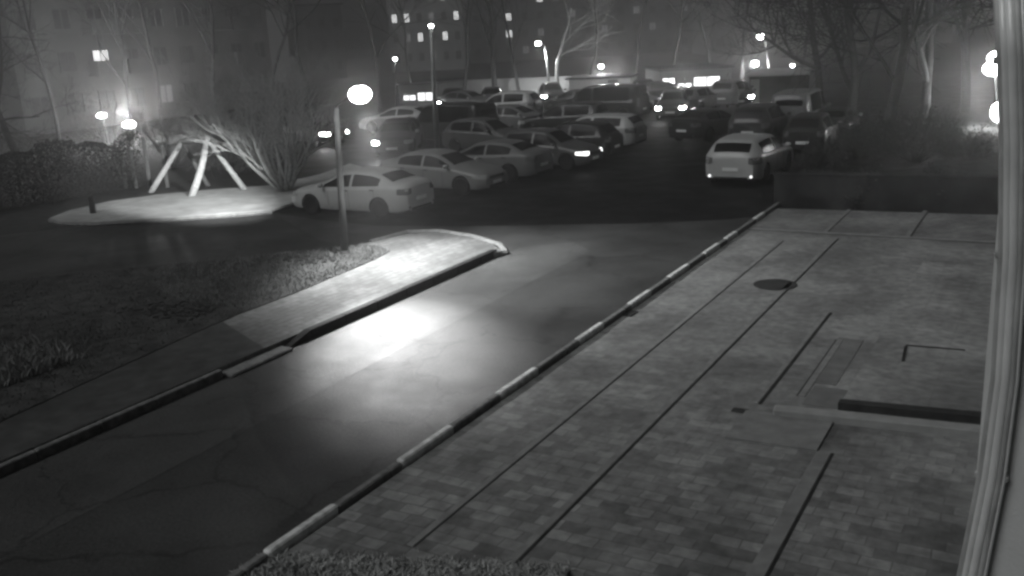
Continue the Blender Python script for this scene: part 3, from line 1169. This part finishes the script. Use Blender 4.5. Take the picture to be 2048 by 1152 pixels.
    return root


SEDAN = Car(4.55, 1.76,
            [(2.275, .60), (2.24, .68), (2.0, .80), (1.05, .96), (.32, 1.31), (.05, 1.375), (-.45, 1.40), (-1.0, 1.36), (-1.2, 1.31), (-1.78, 1.08), (-2.15, 1.06), (-2.25, 1.0), (-2.275, .90)],
            [(2.275, .56), (2.0, .72), (1.05, .88), (-.9, .96), (-1.8, 1.0), (-2.2, .96), (-2.275, .85)],
            ((.98, .36), (-1.24, -1.72)), (1.36, -1.30), .315, .19, .66, side=[(.84, -.20), (-.30, -1.30)],
            lamps=((.42, .62, .56, .70), (.28, .55, .74, .93)))
HATCH = Car(4.15, 1.72,
            [(2.075, .62), (2.03, .70), (1.8, .83), (.98, .98), (.30, 1.40), (.05, 1.46), (-.5, 1.49), (-1.3, 1.44), (-1.55, 1.38), (-1.95, 1.02), (-2.05, .95), (-2.075, .86)],
            [(2.075, .58), (1.8, .74), (.95, .9), (-.9, .97), (-1.7, 1.0), (-2.075, .85)],
            ((.92, .33), (-1.58, -1.92)), (1.25, -1.22), .31, .19, .67, side=[(.78, -.22), (-.32, -1.45)],
            lamps=((.42, .6, .57, .72), (.2, .62, .72, .95)))
SUV = Car(4.6, 1.86,
          [(2.3, .74), (2.25, .86), (2.0, .98), (1.1, 1.11), (.36, 1.56), (.05, 1.64), (-.8, 1.68), (-1.7, 1.63), (-1.95, 1.56), (-2.2, 1.16), (-2.28, 1.06), (-2.3, .96)],
          [(2.3, .68), (2.0, .88), (1.05, 1.02), (-1.0, 1.09), (-2.0, 1.14), (-2.3, .93)],
          ((1.02, .42), (-1.97, -2.19)), (1.42, -1.32), .36, .23, .70, side=[(.84, -.22), (-.34, -1.62)],
          lamps=((.5, .6, .68, .86), (.35, .62, .80, 1.02)))
ESTATE = Car(4.5, 1.92,
             [(2.25, .66), (2.2, .77), (1.95, .88), (1.05, 1.02), (.36, 1.40), (.05, 1.47), (-.7, 1.50), (-1.6, 1.46), (-1.85, 1.40), (-2.16, 1.08), (-2.23, .98), (-2.25, .88)],
             [(2.25, .6), (1.95, .78), (1.0, .93), (-1.0, 1.0), (-1.9, 1.05), (-2.25, .86)],
             ((.98, .42), (-1.87, -2.13)), (1.38, -1.32), .33, .21, .70, side=[(.82, -.22), (-.34, -1.62)],
             lamps=((.45, .6, .6, .77), (.38, .62, .74, .96)))
VAN = Car(5.0, 1.94,
          [(2.5, .80), (2.45, .94), (2.2, 1.06), (1.75, 1.16), (1.15, 1.80), (.85, 1.92), (-.5, 1.97), (-2.2, 1.94), (-2.42, 1.86), (-2.48, 1.3), (-2.5, 1.1)],
          [(2.5, .72), (2.2, .95), (1.7, 1.05), (-2.2, 1.10), (-2.5, 1.05)],
          ((1.68, 1.2), (-2.425, -2.475)), (1.6, -1.55), .34, .22, .80, side=[(1.35, .45), (.3, -1.9)],
          lamps=((.45, .6, .68, .88), (.12, .80, .75, 1.25)))
PROTO = {}


def place_car(kind, x, y, heading, paint, label, lit=None, reflect=False, group='parked cars', name=None, tilt=0):
    """heading in degrees: 0 = nose along +x, 90 = nose along +y"""
    spec = dict(sedan=SEDAN, hatch=HATCH, suv=SUV, van=VAN, estate=ESTATE)[kind]
    if kind not in PROTO:
        PROTO[kind] = build_car(spec, 'parked_' + ('van' if kind == 'van' else 'car'), paint)
        o = PROTO[kind]
    else:
        o = copy_tree(PROTO[kind])
    o.location = (x, y, .006)
    o.rotation_euler = (0, 0, R(heading))
    tag(o, label, 'van' if kind == 'van' else 'car', group)
    seen = False
    for ch in [c for c in bpy.data.objects if c.parent == o]:
        k = ch.name.split('.')[0]
        if k == 'body':
            ch.material_slots[0].material = M['paint_' + paint]
        elif k == 'headlight':
            one = lit == 'headone'
            ch.material_slots[0].material = M['lampglass'] if not lit or (one and seen) else M['headlit' if one else lit]
            seen = True
        elif k == 'reflector':
            ch.material_slots[0].material = M['reflector'] if reflect else M['tail']
    bpy.context.view_layer.update()
    return o


# row along the left of the lot
place_car('sedan', -18.98, 23.3, 180.5, 'white', 'pale saloon parked nearest, rear towards the lane, behind the lamp post')
place_car('sedan', -18.75, 27.55, -2, 'silver', 'silver grey saloon nosing out beside the nearest pale saloon', reflect=False)
place_car('sedan', -18.5, 30.5, 178, 'grey', 'dim silver saloon third in the row, next to the grey one')
place_car('hatch', -17.6, 33.4, -2, 'mid', 'dark hatchback in the row with a headlight glint', lit='glint')
place_car('hatch', -17.9, 36.1, 180, 'black', 'black hatchback squeezed between the glinting headlight and the white estate')
place_car('estate', -18.3, 39.2, 181, 'white', 'white estate car at the far end of the row, its tail towards the lane', reflect=False)
# lane
place_car('estate', -9.2, 32.35, 89, 'white', 'white estate car standing in the lane with two bright rear reflectors', reflect=True, group='cars in the lane')
q = at(1492, 296)
place_car('suv', q.x, q.y + 2.3, 91, 'dark', 'dark estate car right ahead of the white one with bright reflectors', group='cars in the lane')
q = at(1572, 277)
place_car('van', q.x, q.y + 2.5, 92, 'grey', 'dim pale van ahead of the dark estate car in the lane', group='cars in the lane')
q = at(1645, 292)
place_car('sedan', q.x, q.y + 2.3, 95, 'dark', 'dark saloon with pale number plate tucked beside the bushes', group='cars in the lane')
q = at(1600, 312)
place_car('hatch', q.x, q.y + 2.1, 92, 'black', 'black hatchback half hidden ahead of the white estate car with bright reflectors', group='cars in the lane')
q = at(1365, 288)
place_car('sedan', q.x + .5, q.y + 2.2, 76, 'black', 'black saloon turning at the far end of the row, plate visible', group='cars in the lane')
q = at(1347, 233)
place_car('hatch', q.x, q.y, -75, 'mid', 'oncoming car with dazzling headlights beyond the black saloon', lit='headlit', group='cars in the lane')
# second and third rows
for (px, py, kind, hd, paint, lab) in [
    (905, 285, 'van', 172, 'black', 'black van broadside behind the tall utility pole'),
    (975, 302, 'hatch', -4, 'mid', 'dim hatchback parked behind the silver saloon'),
    (1130, 272, 'suv', 184, 'dark', 'dark estate car parked behind the white estate car'),
    (1030, 262, 'sedan', 0, 'grey', 'grey saloon in the second row past the black van'),
    (1010, 238, 'suv', 186, 'white', 'pale estate car catching the lamplight before the glowing wall'),
    (1210, 238, 'van', 180, 'black', 'black van in the third row in front of the bin stores'),
    (1150, 222, 'sedan', 182, 'dark', 'dark saloon in the back row below the bright lamp column'),
    (1255, 222, 'hatch', 0, 'mid', 'dim hatchback in the back row before the last pale bin store door'),
    (1300, 205, 'sedan', 182, 'dark', 'dark saloon in front of the lit shop front'),
    (1395, 222, 'hatch', 84, 'grey', 'grey hatchback parked before the bright shop front end'),
    (1465, 212, 'suv', 90, 'grey', 'grey estate car parked between shop front and low shed'),
    (935, 222, 'sedan', -5, 'grey', 'grey saloon parked below the row of shop lights'),
]:
    q = at(px, py)
    place_car(kind, q.x, q.y, hd, paint, lab, group='parked cars')
# cars with their lights on at the back of the lot
for (px, py, kind, hd, paint, lab) in [
    (905, 201, 'hatch', -66, 'dark', 'far car with lit headlights beside the row of shops'),
    (985, 196, 'sedan', -60, 'mid', 'far car with lit headlights under the thick dark trunk'),
    (1103, 189, 'hatch', -58, 'mid', 'far car with lit headlights at the foot of the lamp column'),
    (1288, 180, 'sedan', -64, 'dark', 'far car with lit headlights between bin store and lit shop'),
    (1478, 190, 'hatch', -72, 'dark', 'far car with lit headlights next to the low dark shed')]:
    q = at(px, py, .65)
    place_car(kind, q.x, q.y, hd, paint, lab, lit='headlit', group='far cars with headlights on')
# cars coming along the far drive
for (px, py, kind, hd, paint, lab, lit) in [
    (800, 262, 'sedan', 190, 'white', 'white saloon lit by the headlights behind it', None),
    (674, 264, 'hatch', -14, 'dark', 'dark car coming on with two headlights beside the lamp post', 'headlit'),
    (758, 285, 'estate', -62, 'dark', 'dark car with one dazzling headlight behind the grey saloon', 'headone')]:
    q = at(px, py)
    if lit:                     # (px, py) is the lamp that dazzles; step back along the car to its middle
        q = at(px, py, .7)
        side = -.6 if lit == 'headone' else 0
        q = q - Vector((math.cos(R(hd)), math.sin(R(hd)), 0)) * 2.0 - Vector((-math.sin(R(hd)), math.cos(R(hd)), 0)) * side
    place_car(kind, q.x, q.y, hd, paint, lab, lit=lit, group='cars on the far drive')


# ------------------------------------------------------------------ street lamps
def lamp_post(base, top, head, r, label, glow, hr, group=None, name='street_lamp', heads=None, mat_='metal', flange=False):
    base, top = Vector(base), Vector(top)
    root = empty(name, base)
    MB().tube([(0, 0, -.05), (top - base) * .5, (top - base)], [r, r * .85, r * .7], 12).build('pole', M[mat_], root, True)
    if flange:
        MB().lathe([(r * 2.3, 0), (r * 2.3, .03), (r * 1.5, .05), (r * 1.2, .12)], 16).build('base_plate', M['darkmetal'], root)
    for hp in (heads or [head]):
        h = Vector(hp) - base
        t = top - base
        d = h - t
        if d.length > .12:
            MB().tube([t - Vector((0, 0, .1)), t + Vector((0, 0, .05)), t + d * .5 + Vector((0, 0, .08)), h + Vector((0, 0, hr * .75))], r * .26, 6).build('arm', M['black'], root, True)
        MB().lathe([(hr * .1, hr * .98), (hr * .4, hr * .86), (hr * .4, hr * .78), (hr * .1, hr * .80)], 16, Matrix.Translation(h)).build('hood', M['darkmetal'], root, True)
        MB().ball(h, (hr * 1.1, hr * 1.1, hr * .85), 16, 10).build('globe', M[glow], root, True)
    return tag(root, label, 'street lamp', group)


base = at(690, 510, ZP)
top = far(672, 216, depth(base))
hd = far(720, 189, depth(base) - .9)
lamp_post(base, top, hd, .10, 'lamp post on the lawn corner with a dazzling globe lamp', 'lamp', .235, flange=True, mat_='polepaint')
MAIN = Vector(hd)
light('lamp_and_fill_light', 'SPOT', MAIN - Vector((0, 0, .30)), 3300, .2, MAIN + Vector((1.9, .2, -4)), 128, .8)
light('lamp_and_fill_light', 'SPOT', MAIN - Vector((-.25, .25, .30)), 5000, .15, (-10.25, 13.5, 0), 38, 1.)  # added aimed spot that makes the bright pool on the lane
light('lamp_and_fill_light', 'SPOT', Vector(top) + Vector((-.35, .15, -.05)), 18000, .12, at(370, 402), 28, 1.)  # added spot without a lamp head, brightens the verge and swing

base = at(875, 302)
top = far(862, 52, depth(base))
lamp_post(base, top, top, .13, 'tall grey utility pole with a small lamp on top, in front of the high flats', 'lamp2', .1)
base = at(1101, 195)
top = far(1090, 92, depth(base))
h1 = far(1076, 87, depth(base) - .3)
lamp_post(base, top, h1, .11, 'bright pale lamp column in front of the lit bare tree', 'lamp2', .2, 'far street lamps')
light('lamp_and_fill_light', 'SPOT', h1 - Vector((0, 0, .3)), 1500, .2, h1 - Vector((0, 0, 4)), 160, .6)
base = at(1542, 168)
top = far(1531, 82, depth(base))
h1, h2 = far(1521, 73, depth(base)), far(1510, 127, depth(base) - .2)
lamp_post(base, top, h1, .10, 'lamp post with one lamp above another by the low shed', 'lamp2', .26, 'far street lamps', heads=[h1, h2])
light('lamp_and_fill_light', 'POINT', h2 + Vector((0, 0, -.5)), 900, .3)
for (px, py, bx, by, r, lab) in [
    (1202, 133, 1204, 190, .19, 'single round lamp above the bin stores'),
    (790, 118, 793, 215, .13, 'faint little lamp left of the utility pole, above the shops'),
    (1585, 131, 1588, 185, .13, 'faint little lamp over the low dark shed')]:
    bb = at(bx, by)
    hh = far(px, py, depth(bb))
    lamp_post(bb, hh - Vector((0, 0, .2)), hh, .06, lab, 'lamp2', r, 'far street lamps', mat_='darkmetal')
light('lamp_and_fill_light', 'POINT', far(1202, 133, depth(at(1204, 190))) - Vector((0, 0, .5)), 500, .3)
# lamp by the building at the right edge
base = at(1999, 262)
top = far(1990, 128, depth(base))
h1, h2 = far(1995, 116, depth(base)), far(1986, 137, depth(base))
lamp_post(base, top, h1, .07, 'dazzling twin street lamp beside the building edge', 'lamp2', .36, heads=[h1, h2], mat_='darkmetal')
light('lamp_and_fill_light', 'POINT', h2 + Vector((-.6, 0, -.6)), 150, .3)
for (px, py, r, lab) in [(1999, 224, .42, 'bright low globe under the dazzling twin street lamp'), (2004, 258, .16, 'small glowing globe at ground level below the twin street lamp')]:
    dd = depth(base) - 1.5
    p = far(px, py, dd)
    lo = empty('low_globe', (p.x, p.y, 0))  # glowing globe on a short post
    MB().tube([(0, 0, 0), (0, 0, max(.06, p.z - r * .6))], .05, 8).build('post', M['darkmetal'], lo)
    MB().ball((0, 0, max(p.z, r * .8)), (r * .8, r * .8, r), 12, 8).build('globe', M['lamp2'], lo, True)
    tag(lo, lab, 'lamp')
    light('cross_street_fill', 'POINT', (p.x - .9, p.y - .2, max(p.z, .7) + .5), 140 if r > .3 else 40, .2)  # added light set off from the globe to brighten the cross street


# ------------------------------------------------------------------ buildings
def oriented(a, c):
    a, c = Vector((a[0], a[1], 0)), Vector((c[0], c[1], 0))
    d = (c - a)
    return a, d.length, math.atan2(d.y, d.x)


def facade_building(name, a, c, dep, h, label, wall, floors, bays, lit=(), dim=(), sill=.9, wh=1.4, wf=.5, roofm='darkwall', z0=.0, fh=2.9, balc=(), first=1.0, frame=True):
    """block whose front runs from a to c; windows are parts, panes sit in a recess frame"""
    a, L, an = oriented(a, c)
    root = empty(name, a, an)
    MB().box((L / 2, dep / 2, h / 2), (L, dep, h)).build('wall', M[wall], root)
    MB().box((L / 2, dep / 2, h + .15), (L + .5, dep + .5, .3), bev=.05).build('roof', M[roofm], root)
    bw_ = L / bays
    for f in range(floors):
        for k in range(bays):
            z = first + f * fh + wh / 2
            if z + wh / 2 > h - .2:
                continue
            x = (k + .5) * bw_
            key = (f, k)
            m = M['winlit'] if key in lit else M['windim'] if key in dim else M['window']
            fr = MB()
            w = bw_ * wf
            for dx, dz, sx, sz in ((-w / 2, 0, .08, wh + .08), (w / 2, 0, .08, wh + .08), (0, wh / 2, w, .08), (0, -wh / 2, w + .16, .09), (0, 0, .06, wh)):
                fr.box((x + dx, -.03, z + dz), (sx, .07 if dx or dz else .06, sz))
            fo = fr.build('window', M[wall], root)
            MB().box((x, -.006, z), (w - .08, .03, wh - .08)).build('pane', m, fo)
            if key in balc:
                bo = MB()
                bo.box((x, -.6, z - wh / 2 - .35), (bw_ * .92, 1.2, .12))
                bo.box((x, -1.17, z - wh / 2 + .15), (bw_ * .92, .06, 1.0))
                for s_ in (-1, 1):
                    bo.box((x + s_ * bw_ * .43, -.6, z - wh / 2 + .15), (.06, 1.1, 1.0))
                bo.build('balcony', M[wall], root)
    return tag(root, label, 'building')


# flats at the left: front seen across the hedge
fa, fc = far(60, 300, 66), far(560, 270, 88)
fb = facade_building('apartment_building', fa, fc, 14, 17, 'large block of flats with balconies and lit windows beyond the hedge', 'flats', 5, 9,
                     lit=((1, 2),), dim=((0, 4),), balc=((1, 2), (2, 2), (3, 2), (1, 3), (2, 3), (3, 3), (1, 6), (2, 6), (3, 6), (1, 7), (2, 7), (3, 7)), first=1.2)
# entrance lamps
for (px, py, lab, sx) in [(203, 231, 'tilted oval lamp over the entrance of the flats', .26), (258, 249, 'flat oval lamp above the second entrance of the flats', .36)]:
    p = far(px, py, 58)
    root = empty('entrance_lamp', (p.x, p.y, 0))
    MB().tube([(0, .1, 0), (0, .1, p.z)], .04, 8).build('post', M['darkmetal'], root)
    MB().ball((0, 0, p.z), (sx * 1.3, sx, sx * .55), 12, 8).build('globe', M['lamp2'], root, True)
    tag(root, lab, 'lamp')
    light('entrance_light', 'POINT', (p.x, p.y, p.z + .6), 2300 if sx > .3 else 120, .2)
# high flats in the middle
d = 150
facade_building('apartment_tower', far(788, 180, d), far(934, 176, d), 14, 17, 'high pale block with small lit windows behind the utility pole', 'panel', 5, 6,
                lit=((1, 2), (2, 0), (2, 1), (3, 4), (2, 5), (1, 4)), dim=((3, 0), (3, 3), (1, 1), (0, 3), (2, 3)), first=1.5, wh=1.3, wf=.42)
# long dark block behind the trees
d = 175
facade_building('apartment_building', far(945, 175, d), far(1385, 152, d), 14, 18, 'long dark block of flats with few lit windows behind the bare trees', 'dimwall', 5, 14,
                lit=((2, 2), (3, 4), (1, 2), (3, 7)), dim=((3, 5), (2, 10), (3, 12), (2, 13), (1, 8), (1, 4), (2, 6), (3, 9), (1, 11), (0, 3)), first=1.2, wh=1.3, wf=.4)
d = 150
facade_building('apartment_building', far(1420, 170, d), far(1900, 140, d), 14, 13, 'dark unlit block of flats behind the low shed', 'dimwall', 4, 12, first=1.2, wh=1.3, wf=.4)
facade_building('apartment_building', far(590, 210, 135), far(700, 205, 140), 12, 10, 'low dim block between the flats and the high pale block', 'dimwall', 3, 4, first=1.2, wh=1.3, wf=.4)


def shed(name, a, c, dep, h, label, wall, parts=(), cat='building', roof='darkwall'):
    a, L, an = oriented(a, c)
    root = empty(name, a, an)
    MB().box((L / 2, dep / 2, h / 2), (L, dep, h)).build('wall', M[wall], root)
    MB().box((L / 2, dep / 2 - .1, h + .07), (L + .4, dep + .6, .16), bev=.03).build('roof', M[roof], root)
    for (nm, x0, x1, z0, z1, m) in parts:
        if nm == 'door':
            b = MB().box((L * (x0 + x1) / 2, -.02, (z0 + z1) / 2), (L * (x1 - x0), .05, z1 - z0))
            for k in range(4):
                b.box((L * (x0 + (x1 - x0) * (k + .5) / 4), -.05, (z0 + z1) / 2), (.06, .03, z1 - z0))
            b.build(nm, M[m], root)
        else:
            fr = MB()
            n = max(2, int(L * (x1 - x0) / 1.2))
            for k in range(n + 1):
                fr.box((L * (x0 + (x1 - x0) * k / n), -.045, (z0 + z1) / 2), (.07, .07, z1 - z0))
            f = fr.build('window', M['darkmetal'], root)
            MB().box((L * (x0 + x1) / 2, -.01, (z0 + z1) / 2), (L * (x1 - x0), .04, z1 - z0)).build('pane', M[m], f)
    return tag(root, label, cat)


shed('shop_row', at(800, 207), at(880, 205), 5, 1.5, 'low row of shops with a bright strip of lit windows', 'dimwall', [('window', .1, .42, .25, .62, 'shop'), ('window', .46, .86, .2, .8, 'shop')])
pw = empty('boundary_wall', (0, 0, 0))
a, c = at(905, 194), at(1140, 186)
dv = c - a
MB().box(((a + c) / 2).to_tuple()[:2] + (.66,), (dv.length, .25, 1.32), Matrix.Rotation(math.atan2(dv.y, dv.x), 3, 'Z')).build('wall', M['render'], pw)
MB().box(((a + c) / 2).to_tuple()[:2] + (1.36,), (dv.length + .1, .36, .08), Matrix.Rotation(math.atan2(dv.y, dv.x), 3, 'Z')).build('coping', M['panel'], pw)
tag(pw, 'long pale wall glowing in the lamplight behind the dark trunks', 'wall')
shed('bin_store', at(1138, 198), at(1262, 194), 3, 1.45, 'low row of grey bin stores with pale doors beyond the parked cars', 'panel',
     [('door', .04, .3, .05, 1.3, 'panel'), ('door', .36, .58, .05, 1.32, 'render'), ('door', .64, .8, .05, 1.32, 'darkwall'), ('door', .84, .98, .05, 1.32, 'render')])
shed('corner_shop', at(1322, 190), at(1462, 182), 6, 1.75, 'low shop with a dazzling strip of lit windows across the car park', 'dimwall',
     [('window', .02, .2, .5, 1.2, 'shop'), ('window', .24, .44, .25, .75, 'shop'), ('window', .46, .84, .5, 1.15, 'shop'), ('window', .86, .99, .2, .7, 'windim')])
shed('low_shed', at(1498, 207), at(1612, 204), 6, 1.7, 'low dark shed with a roof edge toned as if lit behind the parked cars', 'darkwall',
     [('door', .02, .18, .05, 1.5, 'panel'), ('door', .3, .5, .05, 1.4, 'darkwall')], roof='render')  # pale roof colour stands in for light on the roof edge
# lights above the sheds
light('shop_light', 'POINT', Vector(at(1250, 200)) + Vector((0, -1.5, 2.2)), 350, .2)
light('shop_light', 'POINT', Vector(at(1390, 198)) + Vector((0, -1.5, 2.0)), 250, .2)

# ------------------------------------------------------------------ the building's own edge beside the camera
YB = 4.0


def onY(px, py, y=YB):
    d = ray(px, py)
    return CPOS + d * (y / d.y)


bay = empty('building_bay', (0, YB + .03, 0))
prof = [(2008, -40), (2024, 120), (2030, 300), (2028, 520), (2012, 760), (1985, 960), (1952, 1160), (1922, 1330)]
pp = [onY(*q) for q in prof]
zs = [p.z for p in pp]
BX = onY(1936, 1152, YB + .03).x
MB().box((BX + .93, .9, 4.5), (1.86, 1.8, 9)).build('wall', M['wall_near'], bay)
tag(bay, 'smooth rendered corner of the building close beside the camera', 'building')
dp = empty('downpipe', (pp[-1].x, YB, 0))
edge_l = [(1986, -30), (1994, 120), (1999, 280), (1998, 500), (1982, 760), (1955, 950), (1914, 1150), (1885, 1290)]
edge_r = [(2046, -30), (2052, 120), (2056, 300), (2052, 520), (2036, 760), (2010, 960), (1972, 1150), (1940, 1290)]


def lane_path(t, dy=0.):
    out = []
    for (ax, ay), (bx, by) in zip(edge_l, edge_r):
        p = onY(ax + (bx - ax) * t, ay + (by - ay) * t, YB + dy)
        out.append(p - Vector(dp.location))
    lowest = out[-1].copy()
    out.append(Vector((lowest.x - .02, lowest.y, .05)))
    return out


M['pipe'] = mat('galvanised_pipe', .9, .38, var=.15, scale=3, metal=.1, spec=.5, bump=.3, bscale=8)
M['pipe_dim'] = mat('weathered_pipe', .55, .5, var=.3, scale=4, metal=.1, spec=.4, bump=.3, bscale=9)
for t, rr, m, nm in ((.10, .013, 'pipe_dim', 'cable'), (.29, .018, 'pipe', 'pipe'), (.55, .021, 'pipe', 'pipe'), (.80, .015, 'pipe_dim', 'pipe'), (.95, .009, 'pipe', 'cable')):
    MB().tube(lane_path(t), rr, 10).build(nm, M[m], dp, True)
for zz in (5.0, 4.3, 3.3):
    q = min(range(len(zs)), key=lambda i: abs(zs[i] - zz))
    c_ = lane_path(.5)[q]
    MB().box((c_.x, c_.y + .012, c_.z), (.125, .03, .03), bev=.006).build('bracket', M['pipe_dim'], dp)
tag(dp, 'bundle of pale pipes and cables running down the building corner', 'downpipe')
# the lower wall of the building beyond, with its dark plinth
pl = empty('side_wall', (0, 0, 0))
MB().box((.5, 16.5, 1.6), (1.7, 7.0, 3.2)).build('wall', M['darkwall'], pl)
MB().box((.46, 16.5, .3), (1.75, 7.06, .5), bev=.01).build('plinth', M['panel'], pl)
tag(pl, 'dark side wall of the building rising at the back of the porch', 'wall')

# ------------------------------------------------------------------ light
w = bpy.data.worlds.new('World')
S.world = w
w.use_nodes = True
nt = w.node_tree
sky = nt.nodes.new('ShaderNodeTexSky')
sky.sky_type = 'NISHITA'
sky.sun_disc = False
SUN_EL, SUN_DIR = R(48), Vector((-.45, -.75, 0)).normalized()
sky.sun_elevation = SUN_EL
sky.sun_rotation = math.atan2(SUN_DIR.x, SUN_DIR.y)
bwn = nt.nodes.new('ShaderNodeRGBToBW')
nt.links.new(sky.outputs['Color'], bwn.inputs['Color'])
nt.links.new(bwn.outputs['Val'], nt.nodes['Background'].inputs['Color'])
nt.nodes['Background'].inputs['Strength'].default_value = .0022
sl = bpy.data.lights.new('fill_sun', 'SUN')  # added soft fill in place of the lamps that light the paving
sl.energy = .85
sl.angle = R(28)
so = bpy.data.objects.new('fill_sun', sl)
so.rotation_euler = (-(SUN_DIR * math.cos(SUN_EL) + Vector((0, 0, math.sin(SUN_EL))))).to_track_quat('-Z', 'Y').to_euler()
COL.objects.link(so)

HAZE = True
if HAZE:
    hz = MB().box((-70, 125, 11.5), (330, 330, 25)).build('haze', None)
    hm = bpy.data.materials.new('haze')
    hm.use_nodes = True
    n = hm.node_tree.nodes
    n.remove(n['Principled BSDF'])
    pv = n.new('ShaderNodeVolumePrincipled')
    pv.inputs['Color'].default_value = (.85, .85, .85, 1)
    pv.inputs['Density'].default_value = .0048
    pv.inputs['Anisotropy'].default_value = .8
    hm.node_tree.links.new(pv.outputs['Volume'], n['Material Output'].inputs['Volume'])
    hz.data.materials.clear()
    hz.data.materials.append(hm)
    tag(hz, 'thin night mist over the whole car park', 'haze', kind='stuff')

# ------------------------------------------------------------------ render
S.render.engine = 'CYCLES'
cy = S.cycles
cy.max_bounces = 5
cy.diffuse_bounces = 2
cy.glossy_bounces = 3
cy.transmission_bounces = 2
cy.volume_bounces = 0
cy.sample_clamp_indirect = 3
cy.sample_clamp_direct = 0
cy.use_denoising = True
cy.use_adaptive_sampling = True
cy.pixel_filter_type = 'BLACKMAN_HARRIS'
cy.filter_width = 2.7
S.view_settings.view_transform = 'Standard'
S.view_settings.look = 'None'
S.view_settings.exposure = 0
S.view_settings.gamma = 1
